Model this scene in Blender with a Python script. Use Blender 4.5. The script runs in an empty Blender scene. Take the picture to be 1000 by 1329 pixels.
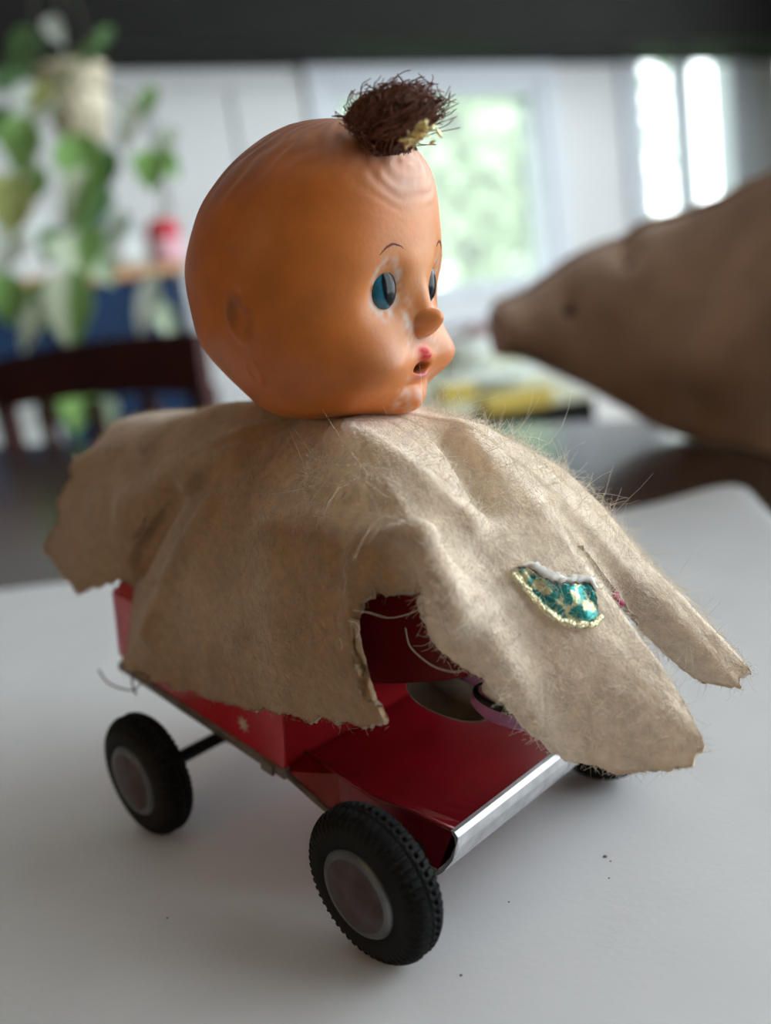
import bpy, math, random
import numpy as np
from mathutils import Matrix, Vector
random.seed(7); rng = np.random.default_rng(7)
scene = bpy.context.scene
COL = scene.collection

# ------------------------------------------------------------------ camera
# car units: wheel radius = 1 ; world metres = car * S + (0,0,ZT)
S = 0.02; ZT = 0.75
CAM = np.array([7.833174, -6.398776, 7.943220])
YAW, PITCH, ROLL, F = math.radians(136.120447), math.radians(12.994885), math.radians(8.473977), 1202.70
cf = np.array([math.cos(YAW)*math.cos(PITCH), math.sin(YAW)*math.cos(PITCH), -math.sin(PITCH)])
_r = np.cross(cf, [0, 0, 1]); _r /= np.linalg.norm(_r); _u = np.cross(_r, cf)
cr = math.cos(ROLL)*_r - math.sin(ROLL)*_u; cu = math.sin(ROLL)*_r + math.cos(ROLL)*_u
CW = CAM*S + np.array([0, 0, ZT])
cam = bpy.data.cameras.new('camera'); camo = bpy.data.objects.new('camera', cam); COL.objects.link(camo)
camo.matrix_world = Matrix(((cr[0], cu[0], -cf[0], CW[0]), (cr[1], cu[1], -cf[1], CW[1]), (cr[2], cu[2], -cf[2], CW[2]), (0, 0, 0, 1)))
cam.sensor_fit = 'HORIZONTAL'; cam.sensor_width = 36; cam.lens = F/1000*36
cam.clip_start = 0.01; cam.clip_end = 200
cam.dof.use_dof = True; cam.dof.focus_distance = 12.0*S; cam.dof.aperture_fstop = 7.0
scene.camera = camo
def ray(x, y): return cf + cr*(x-500)/F + cu*(664.5-y)/F
def cy(x, y, Y): d = ray(x, y); return CAM + d*(Y-CAM[1])/d[1]          # on car plane y=Y (car units)
def at(x, y, D): return CW + ray(x, y)*D                                # world point at view depth D (metres)
def atz(x, y, z): d = ray(x, y); return CW + d*(z-CW[2])/d[2]           # world point at height z
def proj(P):
    d = np.asarray(P, float)-CW; z = d@cf
    return np.stack([500+F*(d@cr)/z, 664.5-F*(d@cu)/z], -1)
def w(p): return np.asarray(p, float)*S + np.array([0, 0, ZT])

# ------------------------------------------------------------------ light
vs = scene.view_settings
vs.view_transform = 'Standard'; vs.look = 'None'; vs.exposure = 0.28; vs.gamma = 1; vs.use_curve_mapping = False
world = bpy.data.worlds.new('World'); scene.world = world; world.use_nodes = True
bg = world.node_tree.nodes['Background']
bg.inputs['Color'].default_value = (0.90, 0.95, 1.0, 1); bg.inputs['Strength'].default_value = 5.2
sun = bpy.data.lights.new('sun', 'SUN'); sun.energy = 1.5; sun.angle = math.radians(3); sun.color = (1, .96, .88)
suno = bpy.data.objects.new('sun', sun); COL.objects.link(suno)
# the sun stands high behind the house and lights the garden only
suno.rotation_euler = Vector((math.cos(math.radians(178))*.62, math.sin(math.radians(178))*.62, -.78)).to_track_quat('-Z', 'Y').to_euler()

# ------------------------------------------------------------------ materials
MATS = {}
def node_mat(name, color, rough=.5, metal=0, spec=.5, var=.0, vscale=30, bump=0, bscale=60, sss=0, sssr=(1, .3, .1), sheen=0, coat=0, attr=None, color2=None, trans=0, sharp=.2, mid=.5):
    m = bpy.data.materials.new(name); m.use_nodes = True
    nt = m.node_tree; b = nt.nodes['Principled BSDF']
    b.inputs['Roughness'].default_value = rough; b.inputs['Metallic'].default_value = metal
    b.inputs['Specular IOR Level'].default_value = spec
    tc = nt.nodes.new('ShaderNodeTexCoord')
    no = nt.nodes.new('ShaderNodeTexNoise'); no.inputs['Scale'].default_value = vscale; no.inputs['Detail'].default_value = 6
    nt.links.new(tc.outputs['Object'], no.inputs['Vector'])
    ramp = nt.nodes.new('ShaderNodeMapRange'); ramp.inputs['From Min'].default_value = mid-sharp; ramp.inputs['From Max'].default_value = mid+sharp
    nt.links.new(no.outputs['Fac'], ramp.inputs['Value'])
    mix = nt.nodes.new('ShaderNodeMix'); mix.data_type = 'RGBA'
    c = np.array(color[:3])
    if attr:
        at_ = nt.nodes.new('ShaderNodeVertexColor'); at_.layer_name = attr
        hs = nt.nodes.new('ShaderNodeMix'); hs.data_type = 'RGBA'; hs.blend_type = 'MULTIPLY'
        hs.inputs['Factor'].default_value = 1
        mix.inputs['A'].default_value = (1-var, 1-var, 1-var, 1); mix.inputs['B'].default_value = (1+var, 1+var, 1+var, 1)
        nt.links.new(ramp.outputs['Result'], mix.inputs['Factor'])
        nt.links.new(at_.outputs['Color'], hs.inputs['A']); nt.links.new(mix.outputs['Result'], hs.inputs['B'])
        nt.links.new(hs.outputs['Result'], b.inputs['Base Color'])
    else:
        c2 = np.array(color2) if color2 is not None else np.clip(c*(1-var), 0, 1)
        c1 = c if color2 is not None else np.clip(c*(1+var), 0, 1)
        mix.inputs['A'].default_value = (*c2, 1); mix.inputs['B'].default_value = (*c1, 1)
        nt.links.new(ramp.outputs['Result'], mix.inputs['Factor'])
        nt.links.new(mix.outputs['Result'], b.inputs['Base Color'])
    if bump:
        n2 = nt.nodes.new('ShaderNodeTexNoise'); n2.inputs['Scale'].default_value = bscale; n2.inputs['Detail'].default_value = 4
        nt.links.new(tc.outputs['Object'], n2.inputs['Vector'])
        bp = nt.nodes.new('ShaderNodeBump'); bp.inputs['Strength'].default_value = bump; bp.inputs['Distance'].default_value = .002
        nt.links.new(n2.outputs['Fac'], bp.inputs['Height']); nt.links.new(bp.outputs['Normal'], b.inputs['Normal'])
    if sss:
        b.inputs['Subsurface Weight'].default_value = sss
        b.inputs['Subsurface Radius'].default_value = sssr; b.inputs['Subsurface Scale'].default_value = .004
    if sheen:
        b.inputs['Sheen Weight'].default_value = sheen; b.inputs['Sheen Roughness'].default_value = .5
    if coat:
        b.inputs['Coat Weight'].default_value = coat; b.inputs['Coat Roughness'].default_value = .12
    if trans: b.inputs['Transmission Weight'].default_value = trans
    MATS[name] = m
    return m
M = MATS
node_mat('vinyl', (1, 1, 1), rough=.42, spec=.45, var=.10, vscale=120, bump=.05, bscale=900, sss=.25, attr='Col')
node_mat('felt', (1, 1, 1), rough=.95, spec=.08, var=.14, vscale=330, bump=.28, bscale=900, sheen=.5, attr='Col')
node_mat('fuzz_brown', (.52, .36, .21), rough=.8, spec=.2, var=.15)
node_mat('fuzz', (.92, .82, .68), rough=.8, spec=.2, var=.08, sheen=.3)
node_mat('hair', (.20, .075, .05), rough=.5, spec=.4, var=.4, vscale=600)
node_mat('gold_thread', (.85, .72, .38), rough=.3, metal=1, var=.2, vscale=900)
node_mat('eye_blue', (.02, .16, .25), rough=.12, spec=.6, var=.15, vscale=500)
node_mat('eye_black', (.008, .010, .016), rough=.10, spec=.22)
node_mat('brow_paint', (.14, .02, .015), rough=.5)
node_mat('tin_red', (.21, .005, .011), rough=.24, spec=.6, var=.15, vscale=60, bump=.03, bscale=300)
node_mat('tin_red_bright', (.50, .022, .03), rough=.26, spec=.6, var=.10, vscale=80)
node_mat('tin_pink', (.50, .10, .19), rough=.35, spec=.5, var=.2, vscale=90)
node_mat('tin_mauve', (.36, .13, .24), rough=.35, spec=.5, var=.2, vscale=90)
node_mat('tin_inside', (.36, .31, .25), rough=.5, metal=.35, var=.25, vscale=120)
node_mat('bare_metal', (.60, .60, .62), rough=.46, metal=.7, var=.22, vscale=160, bump=.05)
node_mat('edge_metal', (.20, .17, .15), rough=.5, metal=.5, var=.3, vscale=200, bump=.1)
node_mat('star_print', (.62, .52, .36), rough=.5, var=.15, vscale=300)
node_mat('rubber', (.008, .008, .009), rough=.7, spec=.18, var=.3, vscale=120, bump=.05, bscale=800)
node_mat('hub_metal', (.13, .135, .14), rough=.38, metal=.75, var=.35, vscale=130, bump=.08, bscale=500)
node_mat('hub_rust', (.045, .020, .020), rough=.5, metal=.4, var=.45, vscale=160, color2=(.09, .07, .07), bump=.1)
node_mat('axle_black', (.012, .012, .012), rough=.5, metal=.4)
node_mat('shoe_white', (.72, .72, .70), rough=.35, var=.1)
node_mat('foil_green', (.80, .72, .42), rough=.25, metal=.5, var=.0, vscale=340, color2=(.03, .30, .28), sharp=.03, mid=.545, bump=.2, bscale=700)
node_mat('foil_gold', (.95, .86, .58), rough=.22, metal=.95, var=.1, vscale=300, bump=.6, bscale=900)
node_mat('foil_back', (.90, .87, .83), rough=.5, metal=.0, var=.15, vscale=300, bump=.5)
node_mat('thread', (.16, .10, .08), rough=.8)
node_mat('thread_pale', (.72, .6, .5), rough=.8)
node_mat('stitch_pink', (.55, .06, .18), rough=.6)
node_mat('paper', (.70, .70, .72), rough=.38, spec=.35, var=.03, vscale=25, bump=.04, bscale=500)
node_mat('table_wood', (.050, .032, .028), rough=.17, spec=.5, var=.25, vscale=14)
node_mat('chair_wood', (.040, .006, .005), rough=.55, spec=.2, var=.3, vscale=15)
node_mat('suede', (.40, .265, .19), rough=.9, spec=.15, var=.25, vscale=14, bump=.5, bscale=160, sheen=.2)
node_mat('suede_dark', (.035, .022, .016), rough=.9)
node_mat('suede_pink', (.50, .30, .25), rough=.9, var=.15)
node_mat('wall_white', (.55, .56, .57), rough=.7, var=.03, vscale=4)
node_mat('wall_tan', (.17, .12, .08), rough=.7, var=.05, vscale=4)
node_mat('frame_white', (.52, .55, .60), rough=.45, var=.03, vscale=6)
node_mat('floor_wood', (.20, .12, .07), rough=.4, var=.25, vscale=8)
node_mat('dark_beam', (.004, .0034, .003), rough=.75, spec=.2, var=.3, vscale=8)
node_mat('ceiling_white', (.55, .54, .52), rough=.8)
node_mat('cab_blue', (.006, .026, .075), rough=.7, spec=.2, var=.25, vscale=6)
node_mat('cab_top', (.48, .25, .10), rough=.4, var=.2, vscale=10)
node_mat('pot_cream', (.78, .70, .52), rough=.6, var=.2, vscale=25, color2=(.52, .44, .34))
node_mat('leaf', (1, 1, 1), rough=.45, var=.12, vscale=30, attr='Col')
node_mat('stem', (.12, .16, .05), rough=.6)
node_mat('cord', (.06, .06, .05), rough=.8)
node_mat('cloth_yellow', (.56, .56, .40), rough=.6, var=.06, vscale=8)
node_mat('box_yellow', (.55, .42, .08), rough=.5, var=.15)
node_mat('china', (.62, .66, .66), rough=.25, var=.05)
node_mat('jar_red', (.62, .03, .06), rough=.35)
node_mat('jar_pink', (.75, .42, .50), rough=.4)
node_mat('jar_blue', (.35, .55, .85), rough=.4)
node_mat('clay_red', (.22, .05, .04), rough=.5)
node_mat('grass', (.16, .30, .08), rough=.9, var=.3, vscale=3)
node_mat('tree_leaf', (.17, .27, .13), rough=.6, var=.35, vscale=1.3, color2=(.36, .44, .28))
node_mat('tree_bark', (.12, .09, .06), rough=.9, var=.3)
node_mat('lamp_glow', (1, .8, .55), rough=.5)
# glass pane: clear with a weak reflection
g = bpy.data.materials.new('pane_glass'); g.use_nodes = True; nt = g.node_tree
for n in list(nt.nodes): nt.nodes.remove(n)
o_ = nt.nodes.new('ShaderNodeOutputMaterial'); mx = nt.nodes.new('ShaderNodeMixShader'); tr = nt.nodes.new('ShaderNodeBsdfTransparent'); gl = nt.nodes.new('ShaderNodeBsdfGlossy')
gl.inputs['Roughness'].default_value = .02; tr.inputs['Color'].default_value = (.96, .98, .97, 1); mx.inputs['Fac'].default_value = .06
nt.links.new(tr.outputs[0], mx.inputs[1]); nt.links.new(gl.outputs[0], mx.inputs[2]); nt.links.new(mx.outputs[0], o_.inputs['Surface']); M['pane_glass'] = g
# lit bulb
bnt = M['lamp_glow'].node_tree.nodes['Principled BSDF']
bnt.inputs['Emission Color'].default_value = (1, .62, .28, 1); bnt.inputs['Emission Strength'].default_value = 60

# ------------------------------------------------------------------ helpers
def mesh(name, V, Fc, mat, parent=None, origin=None, smooth=True, colors=None, mats=None, midx=None, kind=None):
    V = np.asarray(V, float)
    if origin is None: origin = parent['_o'] if parent is not None and '_o' in parent else (0, 0, 0)
    origin = np.array(list(origin), float)
    me = bpy.data.meshes.new(name)
    me.from_pydata((V-origin).tolist(), [], [tuple(int(i) for i in f) for f in Fc])
    me.update()
    if smooth: me.polygons.foreach_set('use_smooth', [True]*len(me.polygons))
    for mm in (mats or [mat]): me.materials.append(M[mm])
    if midx is not None: me.polygons.foreach_set('material_index', list(midx))
    if colors is not None:
        ca = me.color_attributes.new('Col', 'FLOAT_COLOR', 'POINT')
        ca.data.foreach_set('color', np.concatenate([colors, np.ones((len(colors), 1))], 1).astype(np.float32).ravel())
    ob = bpy.data.objects.new(name, me); COL.objects.link(ob)
    if parent is not None: ob.parent = parent; ob['_o'] = list(origin)
    else: ob.location = origin
    if kind: ob['kind'] = kind
    return ob
def thing(name, label, cat, loc, group=None):
    e = bpy.data.objects.new(name, None); COL.objects.link(e); e.location = tuple(loc); e['_o'] = [float(v) for v in loc]
    e.empty_display_size = .02; e['label'] = label; e['category'] = cat
    if group: e['group'] = group
    return e
def tag(o, label, cat, group=None):
    o['label'] = label; o['category'] = cat
    if group: o['group'] = group
    return o
def struct(o): o['kind'] = 'structure'; return o
class MB:
    def __init__(s): s.v = []; s.f = []; s.m = []
    def add(s, V, Fc, m=0):
        b = len(s.v); s.v += [tuple(p) for p in np.asarray(V, float)]; s.f += [tuple(i+b for i in f) for f in Fc]; s.m += [m]*len(Fc); return s
    def box(s, lo, hi, ax=None, o=(0, 0, 0), m=0, bev=0):
        lo = np.array(lo, float); hi = np.array(hi, float); o = np.array(o, float)
        A = np.eye(3) if ax is None else np.array(ax, float)
        if bev <= 0:
            V = np.array([[x, y, z] for x in (lo[0], hi[0]) for y in (lo[1], hi[1]) for z in (lo[2], hi[2])])
            Fc = [(0, 1, 3, 2), (4, 6, 7, 5), (0, 4, 5, 1), (2, 3, 7, 6), (0, 2, 6, 4), (1, 5, 7, 3)]
        else:   # bevelled box : 24 vertices
            V = []; idx = {}
            for x in (0, 1):
                for y in (0, 1):
                    for z in (0, 1):
                        for k in range(3):
                            p = []
                            for a, sdx in enumerate((x, y, z)):
                                q = (lo, hi)[sdx][a]
                                p.append(q if a == k else q + (bev if sdx == 0 else -bev))
                            idx[(x, y, z, k)] = len(V); V.append(p)
            Fc = []
            for k in range(3):
                i, j = [a for a in range(3) if a != k]
                for sd in (0, 1):
                    q = []
                    for (p_, q_) in ((0, 0), (1, 0), (1, 1), (0, 1)):
                        c = [0, 0, 0]; c[k] = sd; c[i] = p_; c[j] = q_; q.append(idx[(*c, k)])
                    Fc.append(tuple(q))
            for k in range(3):
                i, j = [a for a in range(3) if a != k]
                for p_ in (0, 1):
                    for q_ in (0, 1):
                        c0 = [0, 0, 0]; c0[i] = p_; c0[j] = q_; c1 = list(c0); c1[k] = 1
                        Fc.append((idx[(*c0, i)], idx[(*c1, i)], idx[(*c1, j)], idx[(*c0, j)]))
            for x in (0, 1):
                for y in (0, 1):
                    for z in (0, 1): Fc.append(tuple(idx[(x, y, z, k)] for k in range(3)))
            V = np.array(V)
        return s.add(o + V@A, Fc, m)
    def tube(s, pts, rad, n=10, m=0, cap=True):
        pts = np.asarray(pts, float); rad = np.broadcast_to(np.asarray(rad, float), (len(pts),))
        T = np.gradient(pts, axis=0); T /= np.linalg.norm(T, axis=1)[:, None]+1e-12
        a = np.array([0, 0, 1.]) if abs(T[0][2]) < .9 else np.array([1., 0, 0])
        V = []
        for i in range(len(pts)):
            a = a - T[i]*(a@T[i]); a /= np.linalg.norm(a); b = np.cross(T[i], a)
            for k in range(n):
                t = 2*math.pi*k/n; V.append(pts[i] + rad[i]*(a*math.cos(t)+b*math.sin(t)))
        Fc = [(i*n+k, i*n+(k+1) % n, (i+1)*n+(k+1) % n, (i+1)*n+k) for i in range(len(pts)-1) for k in range(n)]
        if cap: Fc += [tuple(range(n))[::-1], tuple(range((len(pts)-1)*n, len(pts)*n))]
        return s.add(V, Fc, m)
    def lathe(s, prof, n=32, o=(0, 0, 0), ax=None, m=0):
        o = np.array(o, float); A = np.eye(3) if ax is None else np.array(ax, float); V = []
        for (r_, z_) in prof:
            for k in range(n):
                t = 2*math.pi*k/n; V.append(o + np.array([r_*math.cos(t), r_*math.sin(t), z_])@A)
        L = len(prof)
        Fc = [(i*n+k, i*n+(k+1) % n, (i+1)*n+(k+1) % n, (i+1)*n+k) for i in range(L-1) for k in range(n)]
        return s.add(V, Fc, m)
    def build(s, name, mat, parent=None, origin=None, smooth=False, mats=None, kind=None):
        return mesh(name, s.v, s.f, mat, parent, origin, smooth, mats=mats, midx=s.m if mats else None, kind=kind)
def grid_faces(nu, nv, wrap_u=False):
    F_ = []
    for i in range(nu if wrap_u else nu-1):
        a = i*nv; b = ((i+1) % nu)*nv
        for j in range(nv-1): F_.append((a+j, b+j, b+j+1, a+j+1))
    return F_
def pchip(xk, yk, x):
    xk = np.asarray(xk, float); yk = np.asarray(yk, float); h = np.diff(xk); d = np.diff(yk)/h
    m = np.zeros(len(xk)); m[0] = d[0]; m[-1] = d[-1]
    for i in range(1, len(xk)-1):
        if d[i-1]*d[i] > 0:
            w1 = 2*h[i]+h[i-1]; w2 = h[i]+2*h[i-1]; m[i] = (w1+w2)/(w1/d[i-1]+w2/d[i])
    i = np.clip(np.searchsorted(xk, x, side='right')-1, 0, len(h)-1); t = (x-xk[i])/h[i]
    return yk[i]*(1+2*t)*(1-t)**2+h[i]*m[i]*t*(1-t)**2+yk[i+1]*t*t*(3-2*t)+h[i]*m[i+1]*t*t*(t-1)
def noise3(P, scale, seed=0, octaves=3):
    """cheap smooth noise: sum of sines with random directions"""
    r_ = np.random.default_rng(seed); out = np.zeros(len(P)); amp = 1
    for o in range(octaves):
        for k in range(6):
            d = r_.normal(size=3); d /= np.linalg.norm(d)
            out += amp*np.sin((P@d)*scale*(1+.5*r_.random())+r_.random()*6.283)/6
        scale *= 2.1; amp *= .55
    return out
def vnormals(V, nu, nv, wrap):
    G = V.reshape(nu, nv, 3)
    du = (np.roll(G, -1, 0)-np.roll(G, 1, 0)) if wrap else np.gradient(G, axis=0)
    dv = np.gradient(G, axis=1)
    N = np.cross(du, dv); N /= np.linalg.norm(N, axis=2)[..., None]+1e-12
    return N.reshape(-1, 3)

# ================================================================== ROOM
WA = math.radians(75)                                       # direction of the window wall
we = np.array([math.cos(WA), math.sin(WA), 0]); wn = np.array([math.sin(WA), -math.cos(WA), 0]); wz = np.array([0, 0, 1.])
WD = 3.3
WN0 = wn@CW - WD
WAX = np.array([we, wn, wz])                                # rows: wall coords (s, n, z) -> world
def wallpt(x, y, n=0.0):
    d = ray(x, y); P = CW + d*((WN0+n-wn@CW)/(wn@d)); return P@we, P[2]
def wp(s, n, z): return we*s + wn*(WN0+n) + wz*z
SL, SR = -1.6, 4.4; NF = 5.2; HZ = 2.9
# floor, ceiling
def trap(z0, z1):
    c = [wp(SL-.1, -.1, 0), wp(4.50, -.1, 0), wp(1.10, NF, 0), wp(SL-.1, NF, 0)]
    return [p+wz*z0 for p in c]+[p+wz*z1 for p in c], [(3, 2, 1, 0), (4, 5, 6, 7), (0, 1, 5, 4), (1, 2, 6, 5), (2, 3, 7, 6), (3, 0, 4, 7)]
struct(mesh('floor', *trap(-.05, 0), 'floor_wood', smooth=False))
struct(mesh('ceiling', *trap(HZ, HZ+.08), 'ceiling_white', smooth=False))
struct(MB().box((SL-.1, WN0, 0), (SL, WN0+NF, HZ), WAX).build('wall_left', 'wall_tan'))
struct(MB().box((SL, WN0+NF-.1, 0), (1.0, WN0+NF, HZ), WAX).build('wall_front', 'wall_tan'))
# window wall with two openings
s1a, s1b = wallpt(447, 300)[0], wallpt(716, 300)[0]
z1t = wallpt(620, 108)[1]; z1b = .86
s2a, s2b = wallpt(826, 200)[0], wallpt(958, 200)[0]
z2t = wallpt(890, 30)[1]; z2b = .55
wb = MB()
T = .14
wb.box((SL, WN0-T, 0), (s1a, WN0, HZ), WAX)
wb.box((s1b, WN0-T, 0), (s2a, WN0, HZ), WAX)
wb.box((s2b, WN0-T, 0), (SR, WN0, HZ), WAX)
for a, b, zb, zt in ((s1a, s1b, z1b, z1t), (s2a, s2b, z2b, z2t)):
    wb.box((a, WN0-T, 0), (b, WN0, zb), WAX); wb.box((a, WN0-T, zt), (b, WN0, HZ), WAX)
wall_back = struct(wb.build('wall_back', 'wall_white'))
# painted boards on the wall left of the window
bw = .30
s = s1a-.10; k = 0
while s > SL+.35:
    MB().box((s-bw+.012, WN0, .1), (s, WN0+.018, 1.7), WAX, bev=.004).build('wall_board', 'wall_white', wall_back)
    s -= bw
def window(name, a, b, zb, zt, mull, sill=True):
    wf = MB(); fr = .055
    wf.box((a, WN0-.09, zb), (a+fr, WN0+.02, zt), WAX, bev=.006); wf.box((b-fr, WN0-.09, zb), (b, WN0+.02, zt), WAX, bev=.006)
    wf.box((a+fr, WN0-.09, zt-fr), (b-fr, WN0+.02, zt), WAX, bev=.006); wf.box((a+fr, WN0-.09, zb), (b-fr, WN0+.02, zb+fr), WAX, bev=.006)
    o = struct(wf.build(name, 'frame_white'))
    c = MB(); cw = .085
    c.box((a-cw, WN0, zb-cw), (a, WN0+.03, zt+cw), WAX, bev=.005); c.box((b, WN0, zb-cw), (b+cw, WN0+.03, zt+cw), WAX, bev=.005)
    c.box((a, WN0, zt), (b, WN0+.03, zt+cw), WAX, bev=.005)
    c.build('casing', 'frame_white', o)
    ed = [a+fr]+[a+(b-a)*m for m in mull]+[b-fr]
    for m in mull:
        q = a+(b-a)*m; MB().box((q-.05, WN0-.07, zb+fr), (q+.05, WN0, zt-fr), WAX, bev=.005).build('mullion', 'frame_white', o)
    for i in range(len(ed)-1):
        MB().box((ed[i], WN0-.05, zb+fr), (ed[i+1], WN0-.046, zt-fr), WAX).build('pane', 'pane_glass', o)
    if sill: MB().box((a-cw, WN0+.0, zb-cw-.03), (b+cw, WN0+.12, zb-cw), WAX, bev=.006).build('window_sill', 'frame_white', o)
    return o
window('window_1', s1a, s1b, z1b, z1t, [])
window('window_2', s2a, s2b, z2b, z2t, [.5])
# added unseen glazed side, slanted to let in more light: low wall, posts, header and panes
g0 = wp(4.45, 0, 0); g1 = wp(1.0, NF-.1, 0)
ge = g1-g0; GL = np.linalg.norm(ge); ge /= GL; gn = np.cross(ge, wz)
if gn@(g0-wp(0, 1, 0)) < 0: gn = -gn                        # pointing outdoors
GAX = np.array([ge, gn, wz])
gw = MB(); gw.box((0, .0, 0), (GL, .1, .30), GAX, g0); gw.box((0, .0, HZ-.10), (GL, .1, HZ), GAX, g0)
added_wall_right = struct(gw.build('added_wall_right', 'frame_white'))
GA, GB = 1.25, 5.75                                         # glazed stretch; plain wall towards the window wall
MB().box((.0, .0, .30), (GA, .08, HZ-.10), GAX, g0).build('wall_panel', 'wall_white', added_wall_right)
MB().box((GB+.07, .0, .30), (GL, .08, HZ-.10), GAX, g0).build('wall_panel', 'wall_white', added_wall_right)
for i in range(6):
    a = GA+i*(GB-GA)/5; MB().box((a, .0, .30), (a+.07, .08, HZ-.10), GAX, g0).build('post', 'frame_white', added_wall_right)
for i in range(5):
    a = GA+i*(GB-GA)/5+.07; MB().box((a, .03, .30), (a+(GB-GA)/5-.07, .034, HZ-.10), GAX, g0).build('pane', 'pane_glass', added_wall_right)
# dark shelf that runs along the wall above the windows
zs = wallpt(500, 52, .34)[1]
sh = thing('wall_shelf', 'dark wooden shelf with a deep front board running above the windows', 'shelf', wp((SL+SR)/2, .17, zs))
MB().box((SL+.01, WN0+.005, zs), (SR-.01, WN0+.34, zs+.04), WAX).build('shelf_board', 'dark_beam', sh)
MB().box((SL+.01, WN0+.34, zs), (SR-.01, WN0+.37, zs+.34), WAX).build('front_board', 'dark_beam', sh)
# garden
struct(MB().box((-14, WN0-22, -.6), (22, WN0-.3, -.5), WAX).build('ground', 'grass'))
def tree(s, n, h, r, seed):
    t = thing('garden_tree', 'pale green leafy tree standing in the garden outside the window', 'tree', wp(s, n, -.5), 'garden trees')
    b = wp(s, n, -.5); MB().tube([b, b+wz*h*.4, b+wz*h*.75+we*.1], [.12, .09, .03], 8).build('trunk', 'tree_bark', t, smooth=True)
    q = np.random.default_rng(seed); N = 5200
    d = q.normal(size=(N, 3)); d /= np.linalg.norm(d, axis=1)[:, None]
    lump = 1+.22*np.sin(d[:, 0]*5+seed)+.18*np.sin(d[:, 1]*6+seed*2)+.15*np.sin(d[:, 2]*7)
    P = b + wz*h*.62 + d*(q.random((N, 1))**.35)*lump[:, None]*np.array([r, r, h*.42])
    A = q.normal(size=(N, 3)); A /= np.linalg.norm(A, axis=1)[:, None]; B_ = np.cross(A, d); B_ /= np.linalg.norm(B_, axis=1)[:, None]+1e-9
    L = (.07+.06*q.random((N, 1)))
    V = np.stack([P-A*L, P+B_*L*.45, P+A*L, P-B_*L*.45], 1).reshape(-1, 3)
    mesh('foliage', V, [(4*i, 4*i+1, 4*i+2, 4*i+3) for i in range(N)], 'tree_leaf', t, smooth=False, kind='stuff')
for i, (s, n, h, r_) in enumerate([(.6, -3.6, 3.0, 1.0), (3.2, -4.2, 3.6, 1.05), (6.0, -4.6, 4.0, 1.2), (1.6, -7.6, 5.4, 1.3), (5.2, -8.2, 6.4, 1.5), (9.4, -7.6, 6.0, 1.6)]): tree(s, n, h, r_, 11+i)

# ================================================================== TABLE AND PAPER
TZ = ZT-.0016
pA = atz(0, 578, TZ); pB = atz(690, 549, TZ)
te = pB-pA; te[2] = 0; te /= np.linalg.norm(te); tn = np.array([te[1], -te[0], 0])      # tn : towards the camera side
TAX = np.array([te, tn, wz])
t0 = pA@te-.25; t1 = t0+2.2; tn0 = pA@tn; tn1 = tn0+1.05
# make sure that the toy and the paper lie well on the table
tab = thing('dining_table', 'dark brown wooden dining table with a glossy top under the white sheet', 'table', np.array([0, 0, 0])+te*(t0+t1)/2+tn*(tn0+tn1)/2)
MB().box((t0, tn0, TZ-.03), (t1, tn1, TZ), TAX, bev=.004).build('table_top', 'table_wood', tab)
MB().box((t0+.06, tn0+.06, TZ-.11), (t1-.06, tn1-.06, TZ-.03), TAX).build('apron', 'table_wood', tab)
for a in (t0+.06, t1-.13):
    for b in (tn0+.06, tn1-.13): MB().box((a, b, 0), (a+.07, b+.07, TZ-.11), TAX, bev=.005).build('leg', 'table_wood', tab)
# the white sheet : far edge and corner as seen
pc = atz(960, 645, ZT); pl = atz(0, 766, ZT)
pe = pl-pc; pe[2] = 0; pe /= np.linalg.norm(pe); pn = np.array([-pe[1], pe[0], 0])
if pn@(CW-pc) < 0: pn = -pn
nu, nv = 90, 70
U, Vv = np.meshgrid(np.linspace(0, .78, nu), np.linspace(0, .56, nv), indexing='ij')
# the far corner lifts slightly, the corner itself is rounded
lift = .010*np.exp(-((U)**2+(Vv)**2)/.05**2)
cr_ = .02; inx = np.clip(cr_-U, 0, None); iny = np.clip(cr_-Vv, 0, None); dd = np.hypot(inx, iny); k_ = np.where(dd > cr_, cr_/np.maximum(dd, 1e-9), 1)
U2 = np.where(U < cr_, cr_-inx*k_, U); V2 = np.where(Vv < cr_, cr_-iny*k_, Vv)
base = pc[None, None]+U2[..., None]*pe+V2[..., None]*pn
top = base.copy(); top[..., 2] = ZT+lift
bot = top.copy(); bot[..., 2] -= .0015
Vp = np.concatenate([top.reshape(-1, 3), bot.reshape(-1, 3)])
Fp = grid_faces(nu, nv); n0 = nu*nv; Fp = Fp+[tuple(i+n0 for i in f)[::-1] for f in Fp]
rim = [i*nv for i in range(nu)]+[(nu-1)*nv+j for j in range(1, nv)]+[i*nv+nv-1 for i in range(nu-2, -1, -1)]+[j for j in range(nv-2, 0, -1)]
Fp += [(rim[i], rim[i-1], rim[i-1]+n0, rim[i]+n0) for i in range(len(rim))]
tag(mesh('paper_sheet', Vp, Fp, 'paper', origin=(pc+pe*.39+pn*.28)*[1, 1, 0]+[0, 0, TZ]), 'large white sheet lying on the dark table under the toy car', 'paper')
# specks of dirt on the sheet
for (x, y, r_) in ((785, 1112, .0006), (792, 1118, .0003), (598, 1266, .0004), (217, 1192, .00035), (660, 1171, .0003), (790, 1140, .0003)):
    c = atz(x, y, ZT); V = []
    m_ = MB(); m_.lathe([(r_*.1, 0), (r_, .0001), (r_*.8, r_*.5), (r_*.1, r_*.7)], 7, o=c); tag(m_.build('dirt_speck', 'thread', origin=c), 'tiny dark speck of dirt lying on the white sheet', 'speck', 'specks on the sheet')
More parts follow.
